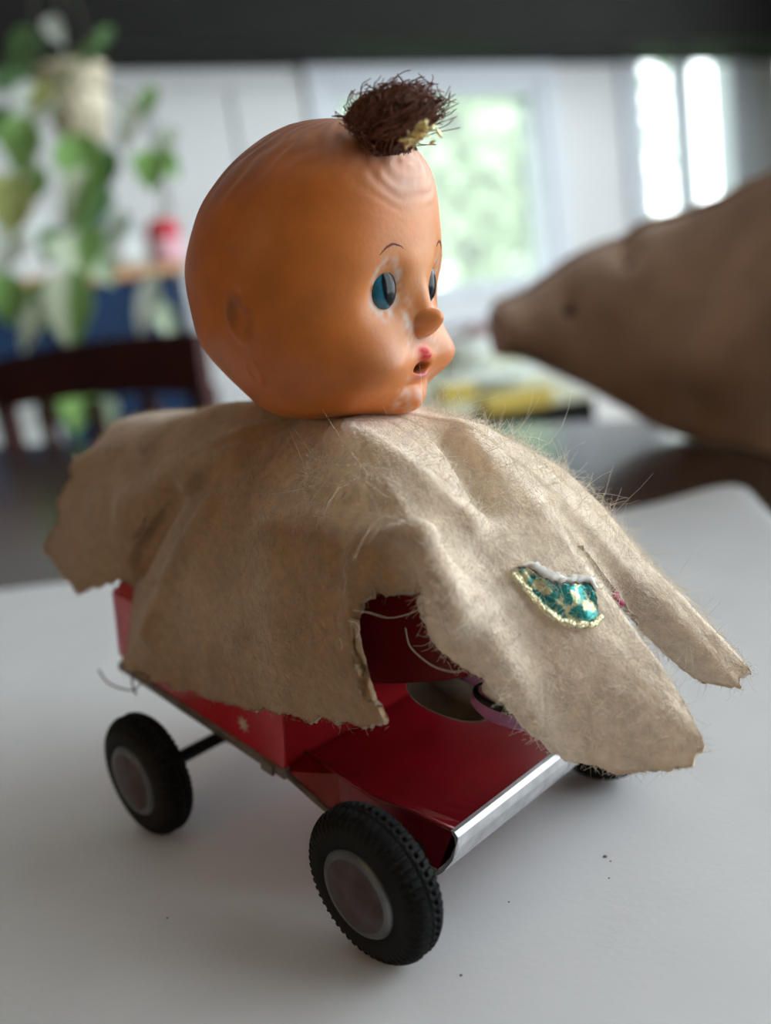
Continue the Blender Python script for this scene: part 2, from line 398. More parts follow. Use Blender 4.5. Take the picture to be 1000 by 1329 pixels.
# ================================================================== TOY CAR
car = thing('toy_car', 'old red tin toy car with black rubber wheels under the felt cape', 'toy car', w((-2.6, 2.47, 0)))
th = math.atan(.205)
e1 = np.array([math.cos(th), 0, -math.sin(th)]); e2 = np.array([0, 1., 0]); e3 = np.array([math.sin(th), 0, math.cos(th)])
BO = np.array([-2.52, 2.47, 1.43])
def bf(a, b, c): return w(BO + e1*a + e2*b + e3*c)                     # raked body frame
BAX = np.array([e1, e2, e3])*S
def bbox_(mb, lo, hi, bev=0, m=0): return mb.box(lo, hi, BAX, w(BO), m=m, bev=bev)
# --- wheels
R = 1.0; WW = .56
def tyre_mesh():
    prof = []     # (axial offset [outer = -], radius)
    for t in np.linspace(0, 1, 30):
        a = -math.pi*.5 + t*math.pi            # cross-section angle, outer bead -> inner bead
        ax = WW*.5*math.sin(a)*(1.0); rr = .60+.40*abs(math.cos(a))**.55
        prof.append((ax, rr))
    prof = [(-WW*.40, .52)]+prof+[(WW*.40, .30)]
    na = 480; V = []
    ang = np.arange(na)*2*math.pi/na
    for (ax, rr) in prof:
        d = np.zeros(na)
        lug = ((ang*54/(2*math.pi)) % 1 < .55).astype(float)
        if .93 < rr < .995 : d += .045*lug-.015
        elif rr >= .995: d += .012*(((ang*54/(2*math.pi)+.5*(ax > 0)) % 1 < .6)) - .025*(abs(abs(ax)-.06) < .02)
        elif .80 < rr < .91: d += .035*(((ang*54/(2*math.pi)) % 1 < .4))
        sgn = 1
        V.append(np.stack([(rr+d)*np.cos(ang), np.full(na, ax*(1+0.0)), (rr+d)*np.sin(ang)], -1))
    V = np.array(V); Fc = []
    L = len(prof)
    for i in range(L-1):
        for k in range(na): Fc.append((i*na+k, i*na+(k+1) % na, (i+1)*na+(k+1) % na, (i+1)*na+k))
    return V.reshape(-1, 3)*S, Fc
tv, tf = tyre_mesh()
tme = mesh('wheel', tv, tf, 'rubber', smooth=True); tdata = tme.data; bpy.data.objects.remove(tme)
tdata.set_sharp_from_angle(angle=math.radians(38))
YX = np.array([[1, 0, 0], [0, 0, 1], [0, -1, 0]], float)               # lathe z -> -y (outer side)
hb = MB(); RH = .585
hb.lathe([(RH*1.0, .24), (RH*1.0, .275), (RH*.97, .30), (RH*.90, .315), (RH*.82, .322)], 48, ax=YX*S, m=0)
hb.lathe([(RH*.82, .322), (RH*.6, .352), (RH*.35, .372), (RH*.12, .38), (.001, .381)], 48, ax=YX*S, m=1)
hme = hb.build('hubcap', 'hub_metal', smooth=True, mats=['hub_metal', 'hub_rust']); hdata = hme.data; bpy.data.objects.remove(hme)
# strut ring inside of the wheel
ib = MB(); ib.lathe([(.5, -.15), (.30, -.24), (.10, -.26), (.05, -.26)], 40, ax=YX*S); ime = ib.build('wheel_disc', 'axle_black', smooth=True); idata = ime.data; bpy.data.objects.remove(ime)
LB, TR = 5.231, 4.94
for (x, y, rz, sp) in ((0, 0, 0, .3), (-LB, 0, 0, 1.1), (0, TR, math.pi, .7), (-LB, TR, math.pi, 0)):
    o = bpy.data.objects.new('wheel', tdata); COL.objects.link(o); o.parent = car
    o.location = Vector(w((x, y, R*1.024)))-Vector(car['_o']); o.rotation_euler = (0, sp, rz) if rz == 0 else (0, sp, rz)
    for nm, dt in (('hubcap', hdata), ('wheel_disc', idata)):
        h = bpy.data.objects.new(nm, dt); COL.objects.link(h); h.parent = o
for x in (0, -LB):
    MB().tube([w((x, .2, R)), w((x, TR-.2, R))], .115*S, 14).build('axle', 'axle_black', car, smooth=True)
# axle bearers that hang from the body down to the axles
for x, zt in ((-LB, 2.0), (0, 1.0)):
    for y in (1.65, 3.3):
        MB().box((x-.22, y-.05, .80), (x+.22, y+.05, zt+.15), np.eye(3)*S, (0, 0, ZT)).build('axle_bracket', 'edge_metal', car)
# --- rear body box with tumblehome sides
def loft(name, rings, mat, cap=True, smooth=False):
    n = len(rings[0]); V = [p for r_ in rings for p in r_]
    Fc = [(i*n+k, i*n+(k+1) % n, (i+1)*n+(k+1) % n, (i+1)*n+k) for i in range(len(rings)-1) for k in range(n)]
    if cap: Fc += [tuple(range(n))[::-1], tuple(range((len(rings)-1)*n, len(rings)*n))]
    return mesh(name, V, Fc, mat, car, smooth=smooth)
hwid = 1.66
sec = [(-hwid, 0), (-hwid, 1.4), (-1.15, 2.4), (-.7, 3.0), (.7, 3.0), (1.15, 2.4), (hwid, 1.4), (hwid, 0)]
rb_ = []
for a, s_, c0 in ((-4.46, .97, .02), (-4.38, 1, 0), (-2.2, 1, 0), (0, 1, 0)):
    rb_.append([bf(a, b*s_, c*(.985 if a < -4.4 else 1)+c0) for b, c in sec])
body = loft('body_box', rb_, 'tin_red_bright', cap=False)        # open at the front, closed at the rear
loft('body_rear', [[bf(-4.47, b*.97, c*.985+.02) for b, c in sec], [bf(-4.43, b*.985, c*.99+.01) for b, c in sec]], 'tin_red_bright')
# near side printed panel with folded lower edge, star print
for sg in (-1, 1):
    pn_ = MB(); bbox_(pn_, (-4.40, min(sg*1.665, sg*1.70), .02), (-.01, max(sg*1.665, sg*1.70), 1.42), bev=.01)
    side = pn_.build('side_panel', 'tin_red_bright', car)
    st = []
    for k in range(16):
        rr = .155 if k % 2 == 0 else .062; t = 2*math.pi*k/16+.2
        st.append(bf(-.95+rr*math.cos(t), sg*1.708, .38+rr*1.0*math.sin(t)))
    st.append(bf(-.95, sg*1.708, .38))
    st2 = st+[p for p in [np.array(q)-w((0, sg*.006, 0))+w((0, 0, 0)) for q in st]]
    mesh('star_print', st2, [(k, (k+1) % 16, 16) for k in range(16)]+[(17+(k+1) % 16, 17+k, 33) for k in range(16)]+[(k, 17+k, 17+(k+1) % 16, (k+1) % 16) for k in range(16)], 'star_print', side, smooth=False)
    ed = MB(); bbox_(ed, (-4.5, min(sg*1.60, sg*1.74), -.13), (.02, max(sg*1.60, sg*1.74), .035), bev=.02)
    ed.build('folded_edge', 'edge_metal', car)
    tb = MB(); bbox_(tb, (-.50, min(sg*1.72, sg*1.77), -.17), (-.22, max(sg*1.72, sg*1.77), .02), bev=.01); tb.build('tin_tab', 'edge_metal', car)
# pink rear quarter (faded) and the seat back whose corner sticks out of the cape
rq = MB(); bbox_(rq, (-4.56, -1.69, .12), (-4.30, 1.69, 1.45), bev=.06); rq.build('rear_panel', 'tin_pink', car)
cpos = cy(113, 575, 1.62)
sbv = []
for i, yy in enumerate(np.linspace(1.6, 3.35, 18)):
    for j, tt in enumerate(np.linspace(0, 1, 8)):
        zz = 3.0+(cpos[2]-3.0)*tt; rnd = .22*max(0, abs(yy-2.475)-.70)/.175*max(0, tt-.86)/.14
        xx = -6.7+(cpos[0]+6.7)*tt**1.5
        sbv.append((xx, yy, zz-rnd))
sbv = np.array(sbv); Vs = np.concatenate([w(sbv), w(sbv+[.09, 0, 0])]); n0 = len(sbv)
Fs = grid_faces(18, 8); Fs2 = [f[::-1] for f in Fs]+[tuple(i+n0 for i in f) for f in Fs]
rim = [i*8 for i in range(18)]+[17*8+j for j in range(1, 8)]+[i*8+7 for i in range(16, -1, -1)]+[j for j in range(6, 0, -1)]
Fs2 += [(rim[i], rim[i-1], rim[i-1]+n0, rim[i]+n0) for i in range(len(rim))]
mesh('seat_back', Vs, Fs2, 'tin_pink', car, smooth=False)
# --- floor pan
near = dict(b0=(-.02, -1.67, -.02), b1=(1.2, -1.71, -.20), b2=(2.90, -1.67, -.02), A=(-.02, -1.28, .10), B=(1.72, -1.60, .42), C=(2.97, -1.45, .52))
def mir(p): return (p[0], -p[1], p[2])
pv = []; pf = []
def addv(p): pv.append(bf(*p)); return len(pv)-1
rows = []
nb = 15
for (pa, top) in ((near['A'], 1), ((.85, -1.45, .27), 1), (near['B'], 1), ((2.4, -1.53, .50), 1), (near['C'], 1)):
    row = []
    for i in range(nb):
        t = i/(nb-1); b = pa[1]*(1-2*t)
        dish = -.10*math.sin(math.pi*t)**.5*(1 if 0 < pa[0] < 2.9 else .2)
        row.append(addv((pa[0], b, pa[2]+dish)))
    rows.append(row)
for i in range(len(rows)-1):
    for k in range(nb-1): pf.append((rows[i][k], rows[i+1][k], rows[i+1][k+1], rows[i][k+1]))
for sg in (0, 1):
    g_ = (lambda p: mir(p)) if sg else (lambda p: p)
    i0, i1, i2 = addv(g_(near['b0'])), addv(g_(near['b1'])), addv(g_(near['b2']))
    ix = -1 if sg else 0
    r0, r1, r2, r3, r4 = [r_[ix] for r_ in rows]
    fs = [(i0, i1, r1, r0), (i1, r2, r1), (i1, i2, r3, r2), (i2, r4, r3)]
    # inset top lip between side wall and top
    pf += [f if not sg else f[::-1] for f in fs]
bz = [addv((a, b, c)) for a, b, c in ((-.02, -1.6, -.06), (2.86, -1.6, -.06), (2.86, 1.6, -.06), (-.02, 1.6, -.06))]
pf.append(tuple(bz))
pan = mesh('floor_pan', pv, pf, 'tin_red', car, smooth=False)
# raised lip along B-C and A-B
for sg in (1, -1):
    lp = [near['A'], (.85, -1.45, .27), near['B'], (2.4, -1.53, .50), near['C']]
    MB().tube([bf(p[0], p[1]*sg, p[2]+.005) for p in lp], .035*S, 8).build('rolled_lip', 'tin_red', car, smooth=True)
    MB().tube([bf(p[0], p[1]*sg*1.005, p[2]-.02) for p in (near['b0'], near['b1'], near['b2'])], .05*S, 8).build('rolled_edge', 'edge_metal', car, smooth=True)
# --- bumper strip
bv = []
prof = [(2.96, .545), (3.02, .55), (3.08, .50), (3.10, .36), (3.07, .18), (3.00, .02), (2.93, -.05), (2.90, -.02), (2.96, .06), (3.02, .20), (3.04, .36), (3.02, .46)]
br = []
for b in np.linspace(-1.50, 1.50, 14):
    br.append([bf(a, b - (.20 if b < -1.45 else 0)*((c_ < .3)*(.3-c_)/.3), c_) for a, c_ in prof])
loft('bumper', br, 'bare_metal', smooth=False)
# --- tin figure : red skirt-like torso and bent legs
rings = []
for t in np.linspace(0, 1, 16):
    ring = []
    for k in range(40):
        ph = 2*math.pi*k/40
        fl = (1-t)**2.2
        hl = .85+.85*fl; hw = .62+.38*fl
        a = .95+hl*math.cos(ph)*(1.0); b = hw*math.sin(ph)
        cb = 1.05+.47*(a+.75)*.72
        ring.append(bf(a, b*1.02, cb*(1-t)+3.9*t))
    rings.append(ring)
loft('figure_torso', rings, 'tin_red', cap=False, smooth=True)
for sg in (1, -1):
    # open tin trouser leg: the oval opening looks to the side, the inside is bare metal
    Pc = (cy(583, 905, 1.95)-BO)/1.0; o0 = np.array([Pc@e1, Pc[1]*1.0, Pc@e3])
    dr = np.array([-.10, 1.0, .10]); dr /= np.linalg.norm(dr)
    ma = np.array([1.0, .10, -.04]); ma -= dr*(ma@dr); ma /= np.linalg.norm(ma); up = np.cross(ma, dr)
    if up[2] < 0: up = -up
    n = 44; Lr = 9; outer = []; inner = []
    for i in range(Lr):
        q = i/(Lr-1)
        for k in range(n):
            ph = 2*math.pi*k/n; c = o0+dr*(q*.36)
            ex = math.copysign(abs(math.cos(ph))**.85, math.cos(ph))
            outer.append(c+ma*ex*(.62+.10*q)+up*math.sin(ph)*(.36+.02*q)+dr*.14*math.cos(ph)*(1-q))
            inner.append(c+ma*ex*(.595+.10*q)+up*math.sin(ph)*(.335+.02*q)+dr*.14*math.cos(ph)*(1-q))
    fl_ = (lambda p: bf(p[0], p[1], p[2])) if sg == 1 else (lambda p: bf(p[0], -p[1], p[2]))
    Vl = [fl_(p) for p in outer]+[fl_(p) for p in inner]; n0 = len(outer)
    Fo = [(i*n+k, i*n+(k+1) % n, (i+1)*n+(k+1) % n, (i+1)*n+k) for i in range(Lr-1) for k in range(n)]
    cap_ = tuple(n0+(Lr-1)*n+k for k in range(n))
    Fl = [f[::-1] for f in Fo]+[tuple(j+n0 for j in f) for f in Fo]+[(k, (k+1) % n, (k+1) % n+n0, k+n0) for k in range(n)]+[cap_]
    mi = [0]*len(Fo)+[1]*len(Fo)+[1]*n+[1]
    if sg == -1: Fl = [f[::-1] for f in Fl]
    leg = mesh('figure_leg', Vl, Fl, 'tin_mauve', car, smooth=True, mats=['tin_mauve', 'tin_inside'], midx=mi)
    leg.data.set_sharp_from_angle(angle=math.radians(50))
    # boot: mauve lower shell, white upper with a black welt
    def ell(c, A_, nm, mt, nq=10, nk=22):
        V_ = [fl_(c+A_[0]*math.cos(math.pi*i/nq)+A_[1]*math.sin(math.pi*i/nq)*math.cos(2*math.pi*k/nk)+A_[2]*math.sin(math.pi*i/nq)*math.sin(2*math.pi*k/nk)) for i in range(nq+1) for k in range(nk)]
        return mesh(nm, V_, [(i*nk+k, i*nk+(k+1) % nk, (i+1)*nk+(k+1) % nk, (i+1)*nk+k) for i in range(nq) for k in range(nk)], mt, leg, smooth=True)
    bx_ = np.array([.86, .42, -.10]); bs_ = np.array([-.4, .9, 0]); bu_ = np.array([.1, 0, 1.])
    P_ = cy(668, 918, 2.2)-BO; bc = np.array([P_@e1, P_[1], P_@e3])
    ell(bc, (bx_*.62, bs_*.30, bu_*.28), 'boot', 'tin_mauve')
    P_ = cy(672, 902, 2.2)-BO; wc = np.array([P_@e1, P_[1], P_@e3])
    ell(wc, (bx_*.50, bs_*.27, bu_*.20), 'boot_upper', 'shoe_white')
    MB().tube([fl_((bc*.4+wc*.6)+bx_*.56*math.cos(t)+bs_*.31*math.sin(t)) for t in np.linspace(0, 2*math.pi, 30)], .045*S, 8).build('boot_welt', 'axle_black', leg, smooth=True)

# ================================================================== FELT CAPE
NK = np.array([-1.95, 2.47, 6.50])
def p3(q): return cy(*q) if len(q) == 3 and q[0] > 20 else np.array(q, float)
def h3(*p): return ('h', np.array(p, float))
PR = [
 # rear, hidden
 [h3(-4.0, 2.9, 6.45), h3(-6.2, 3.0, 6.45), h3(-8.2, 3.0, 6.25), h3(-8.7, 3.0, 5.0)],
 [h3(-4.0, 2.5, 6.5), h3(-6.1, 2.4, 6.5), h3(-8.1, 2.3, 6.35), h3(-8.5, 2.2, 5.6)],
 [(310, 519, 2.2), (220, 546, 1.9), (140, 574, 1.6), (95, 594, 1.35)],
 [(310, 545, 1.8), (220, 582, 1.45), (140, 622, 1.15), (84, 650, 1.05)],
 [(305, 560, 1.6), (215, 612, 1.2), (130, 672, .85), (62, 712, .8)],
 [(300, 575, 1.5), (215, 632, 1.1), (145, 705, .75), (105, 766, .7)],
 [(305, 590, 1.4), (222, 648, 1.05), (178, 705, .8), (152, 752, .72)],
 [(310, 600, 1.35), (232, 660, 1.1), (188, 720, .92), (172, 765, .78)],
 [(316, 608, 1.28), (240, 675, .95), (195, 745, .72), (168, 815, .62)],
 [(325, 615, 1.2), (250, 690, .80), (205, 780, .55), (160, 863, .50)],
 [(333, 618, 1.18), (268, 700, .75), (225, 795, .50), (186, 878, .48)],
 [(345, 623, 1.15), (300, 720, .70), (275, 815, .48), (262, 902, .45)],
 [(376, 628, 1.15), (362, 730, .66), (360, 830, .42), (370, 928, .40)],
 [(402, 628, 1.15), (402, 730, .66), (406, 835, .40), (438, 938, .34)],
 [(418, 624, 1.2), (424, 722, .70), (436, 835, .40), (497, 941, .30)],
 [(430, 620, 1.2), (440, 706, .80), (447, 798, .46), (474, 885, .38)],
 [(440, 616, 1.22), (449, 690, .88), (451, 752, .56), (457, 815, .45)],
 [(452, 610, 1.25), (468, 668, .98), (480, 715, .76), (485, 769, .66)],
 [(468, 604, 1.3), (495, 655, 1.06), (522, 698, .92), (540, 762, .92)],
 [(482, 600, 1.4), (518, 655, 1.12), (548, 725, 1.0), (563, 836, 1.12)],
 [(495, 596, 1.5), (545, 670, 1.25), (592, 775, 1.2), (626, 887, 1.40)],
 [(510, 592, 1.65), (575, 684, 1.45), (645, 825, 1.5), (700, 962, 1.80)],
 [(525, 588, 1.8), (605, 694, 1.70), (690, 850, 1.9), (762, 994, 2.20)],
 [(540, 583, 2.0), (635, 696, 1.95), (745, 865, 2.25), (840, 1005, 2.60)],
 [(550, 578, 2.2), (660, 690, 2.25), (790, 850, 2.6), (900, 992, 2.85)],
 [(555, 574, 2.3), (670, 685, 2.4), (800, 840, 2.72), (912, 968, 2.95)],
 [(562, 570, 2.45), (684, 676, 2.6), (806, 822, 2.88), (896, 930, 3.02)],
 [(568, 566, 2.6), (695, 666, 2.78), (795, 785, 3.0), (868, 880, 3.08)],
 [(575, 561, 2.7), (690, 648, 2.9), (762, 733, 3.1), (806, 792, 3.15)],
 [(582, 557, 2.8), (672, 618, 3.02), (720, 668, 3.15), (752, 708, 3.20)],
 [(588, 554, 2.9), (680, 615, 3.15), (752, 690, 3.42), (800, 770, 3.60)],
 [(592, 552, 2.95), (690, 618, 3.25), (778, 708, 3.6), (845, 835, 3.9)],
 [(596, 550, 3.0), (698, 616, 3.35), (808, 728, 3.8), (918, 886, 4.1)],
 [(600, 548, 3.1), (704, 612, 3.5), (822, 730, 3.98), (966, 895, 4.2)],
 [(604, 547, 3.2), (704, 608, 3.6), (822, 718, 4.1), (972, 872, 4.35)],
 [(608, 546, 3.35), (698, 600, 3.8), (800, 696, 4.3), (905, 800, 4.65)],
 [h3(-1.0, 3.5, 6.2), h3(-.2, 4.2, 5.6), h3(.5, 4.7, 4.8), h3(.7, 5.0, 3.9)],
 [h3(-1.3, 3.7, 6.2), h3(-.9, 4.5, 5.3), h3(-.7, 4.9, 4.1), h3(-.6, 5.0, 3.1)],
 [h3(-2, 3.8, 6.2), h3(-2.2, 4.6, 5.2), h3(-2.3, 4.85, 3.9), h3(-2.3, 4.9, 2.5)],
 [h3(-3, 3.8, 6.25), h3(-4.2, 4.5, 5.4), h3(-4.8, 4.75, 4.0), h3(-5, 4.8, 2.4)],
 [h3(-3.5, 3.6, 6.3), h3(-5.4, 4.2, 5.9), h3(-6.5, 4.5, 4.5), h3(-6.9, 4.6, 2.7)],
 [h3(-3.7, 3.3, 6.4), h3(-5.8, 3.7, 6.2), h3(-7.6, 3.8, 5.7), h3(-8.1, 3.9, 4.4)],
]
NP = len(PR)
node = np.zeros((NP, 5, 3))
for i, pr in enumerate(PR):
    for j, q in enumerate(pr): node[i, j+1] = q[1] if q[0] == 'h' else cy(*q)
al = []
for i in range(NP):
    d = node[i, 1]-NK; al.append(math.atan2(d[1], d[0]))
al = np.unwrap(al)
for i in range(NP): node[i, 0] = NK + np.array([.5*math.cos(al[i]), .5*math.sin(al[i]), .0])
# sample: periodic in theta, pchip in both directions
ext = 3
idx = np.arange(-ext, NP+ext)
samples = []
for i in range(NP):
    dist = max(np.linalg.norm(node[(i+1) % NP, j]-node[i, j]) for j in (2, 3, 4))
    n = int(max(8, dist*26)); samples += [i+k/n for k in range(n)]
th_ = np.array(samples); NU = len(th_); NV = 90
G = np.zeros((NU, 5, 3))
for j in range(5):
    for c in range(3): G[:, j, c] = pchip(idx, node[idx % NP, j, c], th_)
sv = np.linspace(0, 1, NV)**.9
kn = np.array([0, .22, .47, .74, 1.0])
Gd = np.zeros((NU, NV, 3))
hh = np.diff(kn)
def catmull(K, t):    # smooth interpolation along each strip
    d = (K[:, 1:]-K[:, :-1])/hh[None, :, None]
    m = np.zeros_like(K); m[:, 0] = d[:, 0]; m[:, -1] = d[:, -1]
    m[:, 1:-1] = (d[:, :-1]*hh[None, 1:, None]+d[:, 1:]*hh[None, :-1, None])/(hh[1:]+hh[:-1])[None, :, None]
    i = np.clip(np.searchsorted(kn, t, side='right')-1, 0, 3); u_ = (t-kn[i])/hh[i]
    out = np.zeros((K.shape[0], len(t), 3))
    for q in range(len(t)):
        a = i[q]; x = u_[q]; h = hh[a]
        out[:, q] = K[:, a]*(1+2*x)*(1-x)**2+h*m[:, a]*x*(1-x)**2+K[:, a+1]*x*x*(3-2*x)+h*m[:, a+1]*x*x*(x-1)
    return out
Gd = catmull(G, sv)
# ragged hem: ends of strips jitter
hemj = noise3(Gd[:, -1], 11, 3, 5)*.13
hemj *= 1+1.3*(Gd[:, -1, 0] < -6.2)
hd = Gd[:, -1]-Gd[:, -8]; hd /= np.linalg.norm(hd, axis=1)[:, None]+1e-9
wgt = np.clip((sv-.8)/.2, 0, 1)**2
Gd += hd[:, None]*hemj[:, None, None]*wgt[None, :, None]
# smoothing across strips to take away facets of the guide lines
for _ in range(10):
    Gd[:, 1:-1] = .5*Gd[:, 1:-1]+.25*(np.roll(Gd, 1, 0)+np.roll(Gd, -1, 0))[:, 1:-1]
V0 = Gd.reshape(-1, 3)
N0 = vnormals(V0, NU, NV, True)
cen = np.array([-2, 2.47, 3.0])
if np.mean(np.sum(N0*(V0-cen), 1)) < 0: N0 = -N0
PX = proj(w(V0))
vis = (N0*(CAM-V0)).sum(1) > -.1
def nearest3(x, y):
    d = np.hypot(PX[:, 0]-x, PX[:, 1]-y) + (~vis)*1000; return V0[d.argmin()]
def seg_dist(P, A, B):
    ab = B-A; t = np.clip(((P-A)@ab)/(ab@ab+1e-12), 0, 1); return np.linalg.norm(P-(A+t[:, None]*ab), axis=1)
def ridge(pts, amp, width):
    Q = [nearest3(*p) for p in pts]; d = np.full(len(V0), 1e9)
    for a, b in zip(Q[:-1], Q[1:]): d = np.minimum(d, seg_dist(V0, a, b))
    return amp*np.exp(-(d/width)**2)
disp = np.zeros(len(V0))
# folds that the photograph shows (raised + / sunk -)
disp += ridge([(440, 560), (500, 590), (560, 640), (610, 680)], 0.180, .22)
disp += ridge([(580, 566), (604, 598), (632, 650)], -0.240, .18)
disp += ridge([(600, 560), (660, 620), (700, 670)], 0.090, .25)
disp += ridge([(540, 690), (570, 740), (600, 800)], 0.180, .2)
disp += ridge([(420, 640), (480, 660), (530, 690)], -0.150, .22)
disp += ridge([(500, 690), (545, 695)], 0.150, .14)
disp += ridge([(230, 640), (205, 690), (185, 735)], -0.135, .2)
disp += ridge([(270, 660), (225, 740), (190, 820)], 0.120, .2)
disp += ridge([(300, 600), (230, 620), (160, 660)], 0.105, .3)
disp += ridge([(640, 720), (680, 760), (700, 820)], -0.075, .3)
disp += ridge([(350, 700), (360, 800), (365, 900)], 0.075, .4)
disp += .035*noise3(V0, 2.2, 5, 2) + .012*noise3(V0, 9, 6, 2)
disp *= np.clip(np.tile(sv, NU)/.12, 0, 1)
V1 = V0+N0*disp[:, None]
N1 = vnormals(V1, NU, NV, True)
if np.mean(np.sum(N1*N0, 1)) < 0: N1 = -N1
V1 = V1+N1*(.007*noise3(V1, 40, 8, 2))[:, None]
thick = .105*(.75+.25*np.clip((1-np.tile(sv, NU))*10, 0, 1))
Vin = V1-N1*thick[:, None]
# colours: pale felt; browner rear and near side are dirt plus painted shade
shade_dirt = np.maximum(np.clip((-.5-V1[:, 0])/2.0, 0, 1), np.clip((1.12-V1[:, 1])/.35, 0, 1)); shade_dirt = np.clip(shade_dirt+.18*noise3(V1, 1.6, 21, 2), 0, 1)
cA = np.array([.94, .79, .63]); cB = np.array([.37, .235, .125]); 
colr = cA[None]*(1-shade_dirt[:, None])+cB[None]*shade_dirt[:, None]
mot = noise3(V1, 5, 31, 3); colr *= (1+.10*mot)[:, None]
stain = np.clip(noise3(V1, 2.7, 41, 2)-.35, 0, 1); colr *= (1-.5*stain*shade_dirt)[:, None]
nn = len(V1)
Fo = grid_faces(NU, NV, True)
tst = Fo[len(Fo)//3]; pA_, pB_, pC_ = V1[tst[0]], V1[tst[1]], V1[tst[2]]
if np.cross(pB_-pA_, pC_-pA_)@N1[tst[0]] < 0: Fo = [f[::-1] for f in Fo]
Fi = [tuple(i+nn for i in f)[::-1] for f in Fo]
hem = [(i*NV+NV-1, ((i+1) % NU)*NV+NV-1) for i in range(NU)]
nek = [(((i+1) % NU)*NV, i*NV) for i in range(NU)]
# round edge: middle line pushed out a little
hmid = (V1+Vin)[NV-1::NV]/2 + hd*.03
Vc = np.concatenate([V1, Vin, hmid]); 
Fe = []
for i in range(NU):
    a, b = i*NV+NV-1, ((i+1) % NU)*NV+NV-1; m0, m1 = 2*nn+i, 2*nn+(i+1) % NU
    Fe += [(a, b, m1, m0), (m0, m1, b+nn, a+nn)]
Fe += [(a, b, b+nn, a+nn) for a, b in nek]
cape_o = w(NK)
cape = thing('felt_cape', 'worn cream felt cape with ragged edges draped over the red toy car', 'cape', w((-2.2, 2.47, 6.3)))
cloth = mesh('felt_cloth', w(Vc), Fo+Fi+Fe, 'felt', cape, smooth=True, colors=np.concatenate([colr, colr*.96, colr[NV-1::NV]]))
# fuzz fibres
def fibres(n, idxs, lmin, lmax, rad, out, seed, name, mat):
    q = np.random.default_rng(seed); pick = q.choice(idxs, n)
    V = []; Fc = []
    k = 4
    for c, i in enumerate(pick):
        p = V1[i]+q.normal(size=3)*.03; nr = N1[i]; t = q.normal(size=3); t -= nr*(t@nr); t /= np.linalg.norm(t)
        L = lmin+(lmax-lmin)*q.random()**3; cl = q.normal(size=3)*.9
        d = t*(1-out)+nr*out*(.4+q.random()); d /= np.linalg.norm(d); pts = [p-nr*.01]
        for s_ in range(k):
            pts.append(pts[-1]+d*L/k); d = d+cl*.28+q.normal(size=3)*.12-nr*.05; d /= np.linalg.norm(d)
        sdv = np.cross(d, nr); sdv /= np.linalg.norm(sdv)+1e-9; up_ = np.cross(sdv, d)
        b = len(V)
        for s_, pt in enumerate(pts):
            rr = rad*(1-.6*s_/k)
            V += [pt+sdv*rr, pt-sdv*rr*.5+up_*rr*.87, pt-sdv*rr*.5-up_*rr*.87]
        for s_ in range(k):
            for e in range(3): Fc.append((b+s_*3+e, b+s_*3+(e+1) % 3, b+s_*3+3+(e+1) % 3, b+s_*3+3+e))
    return mesh(name, w(np.array(V)), Fc, mat, cape, smooth=True, kind='stuff')
allv = np.arange(nn); front = allv[shade_dirt < .5]; back = allv[shade_dirt >= .5]
svv0 = np.tile(sv, NU)
# area weights so that the fibres spread evenly
ar = np.linalg.norm(np.cross(np.roll(V1.reshape(NU, NV, 3), -1, 0)-V1.reshape(NU, NV, 3), np.gradient(V1.reshape(NU, NV, 3), axis=1)), axis=2).ravel()
up_vis = (N1*(CAM-V1)).sum(1) > -2.5
def spread(ix, n, seed):
    ix = ix[up_vis[ix]]; p = ar[ix]/ar[ix].sum(); return np.random.default_rng(seed).choice(ix, n*2, p=p)
fibres(15000, spread(front[svv0[front] > .13], 15000, 51), .05, .30, .0030, .30, 1, 'fuzz', 'fuzz')
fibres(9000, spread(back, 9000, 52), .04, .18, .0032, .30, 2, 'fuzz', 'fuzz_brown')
svv = np.tile(sv, NU); mid_ = front[(svv[front] > .16) & (svv[front] < .93)]
fibres(1100, spread(mid_, 1100, 53), .25, .6, .0030, .5, 7, 'long_fibre', 'fuzz')
hemv = allv.reshape(NU, NV)[:, -3:].ravel()
fibres(1800, hemv[shade_dirt[hemv] < .5], .04, .16, .0034, .3, 3, 'fuzz', 'fuzz')
fibres(1500, hemv[shade_dirt[hemv] >= .5], .03, .09, .0036, .3, 8, 'fuzz', 'fuzz_brown')
fibres(150, spread(mid_, 150, 54), .5, 1.2, .0034, .6, 4, 'long_fibre', 'fuzz')
# ---- foil patch on the front of the cape (child of the cape)
PX1 = proj(w(V1)); vis1 = (N1*(CAM-V1)).sum(1) > 0
from mathutils import kdtree
# candidates for surface look-ups: visible front vertices, nearest to the camera first
cand = np.where(vis1)[0]
def surf(x, y, lift=0.0):
    d = np.hypot(PX1[cand, 0]-x, PX1[cand, 1]-y); o = np.argsort(d)[:6]; wgt_ = 1/(d[o]+.5)
    P = (V1[cand[o]]*wgt_[:, None]).sum(0)/wgt_.sum(); N = (N1[cand[o]]).mean(0); N /= np.linalg.norm(N)
    return P+N*lift, N
topc = [(667, 736), (682, 736), (700, 748), (720, 757), (742, 758), (758, 757), (768, 768)]
botc = [(664, 745), (680, 764), (697, 782), (715, 798), (735, 809), (757, 812), (777, 803)]
def curve(c, n):
    c = np.array(c, float); t = np.linspace(0, 1, len(c)); tt = np.linspace(0, 1, n); return np.stack([pchip(t, c[:, 0], tt), pchip(t, c[:, 1], tt)], -1)
nu_, nv_ = 40, 18
tc_, bc_ = curve(topc, nu_), curve(botc, nu_)
pv0 = np.zeros((nu_, nv_, 3)); pnn = np.zeros((nu_, nv_, 3))
for i in range(nu_):
    for j in range(nv_):
        q = j/(nv_-1); x, y = tc_[i]*(1-q)+bc_[i]*q
        pv0[i, j], pnn[i, j] = surf(x, y, .05+.03*math.sin(i*.55)*math.sin(j*.4))
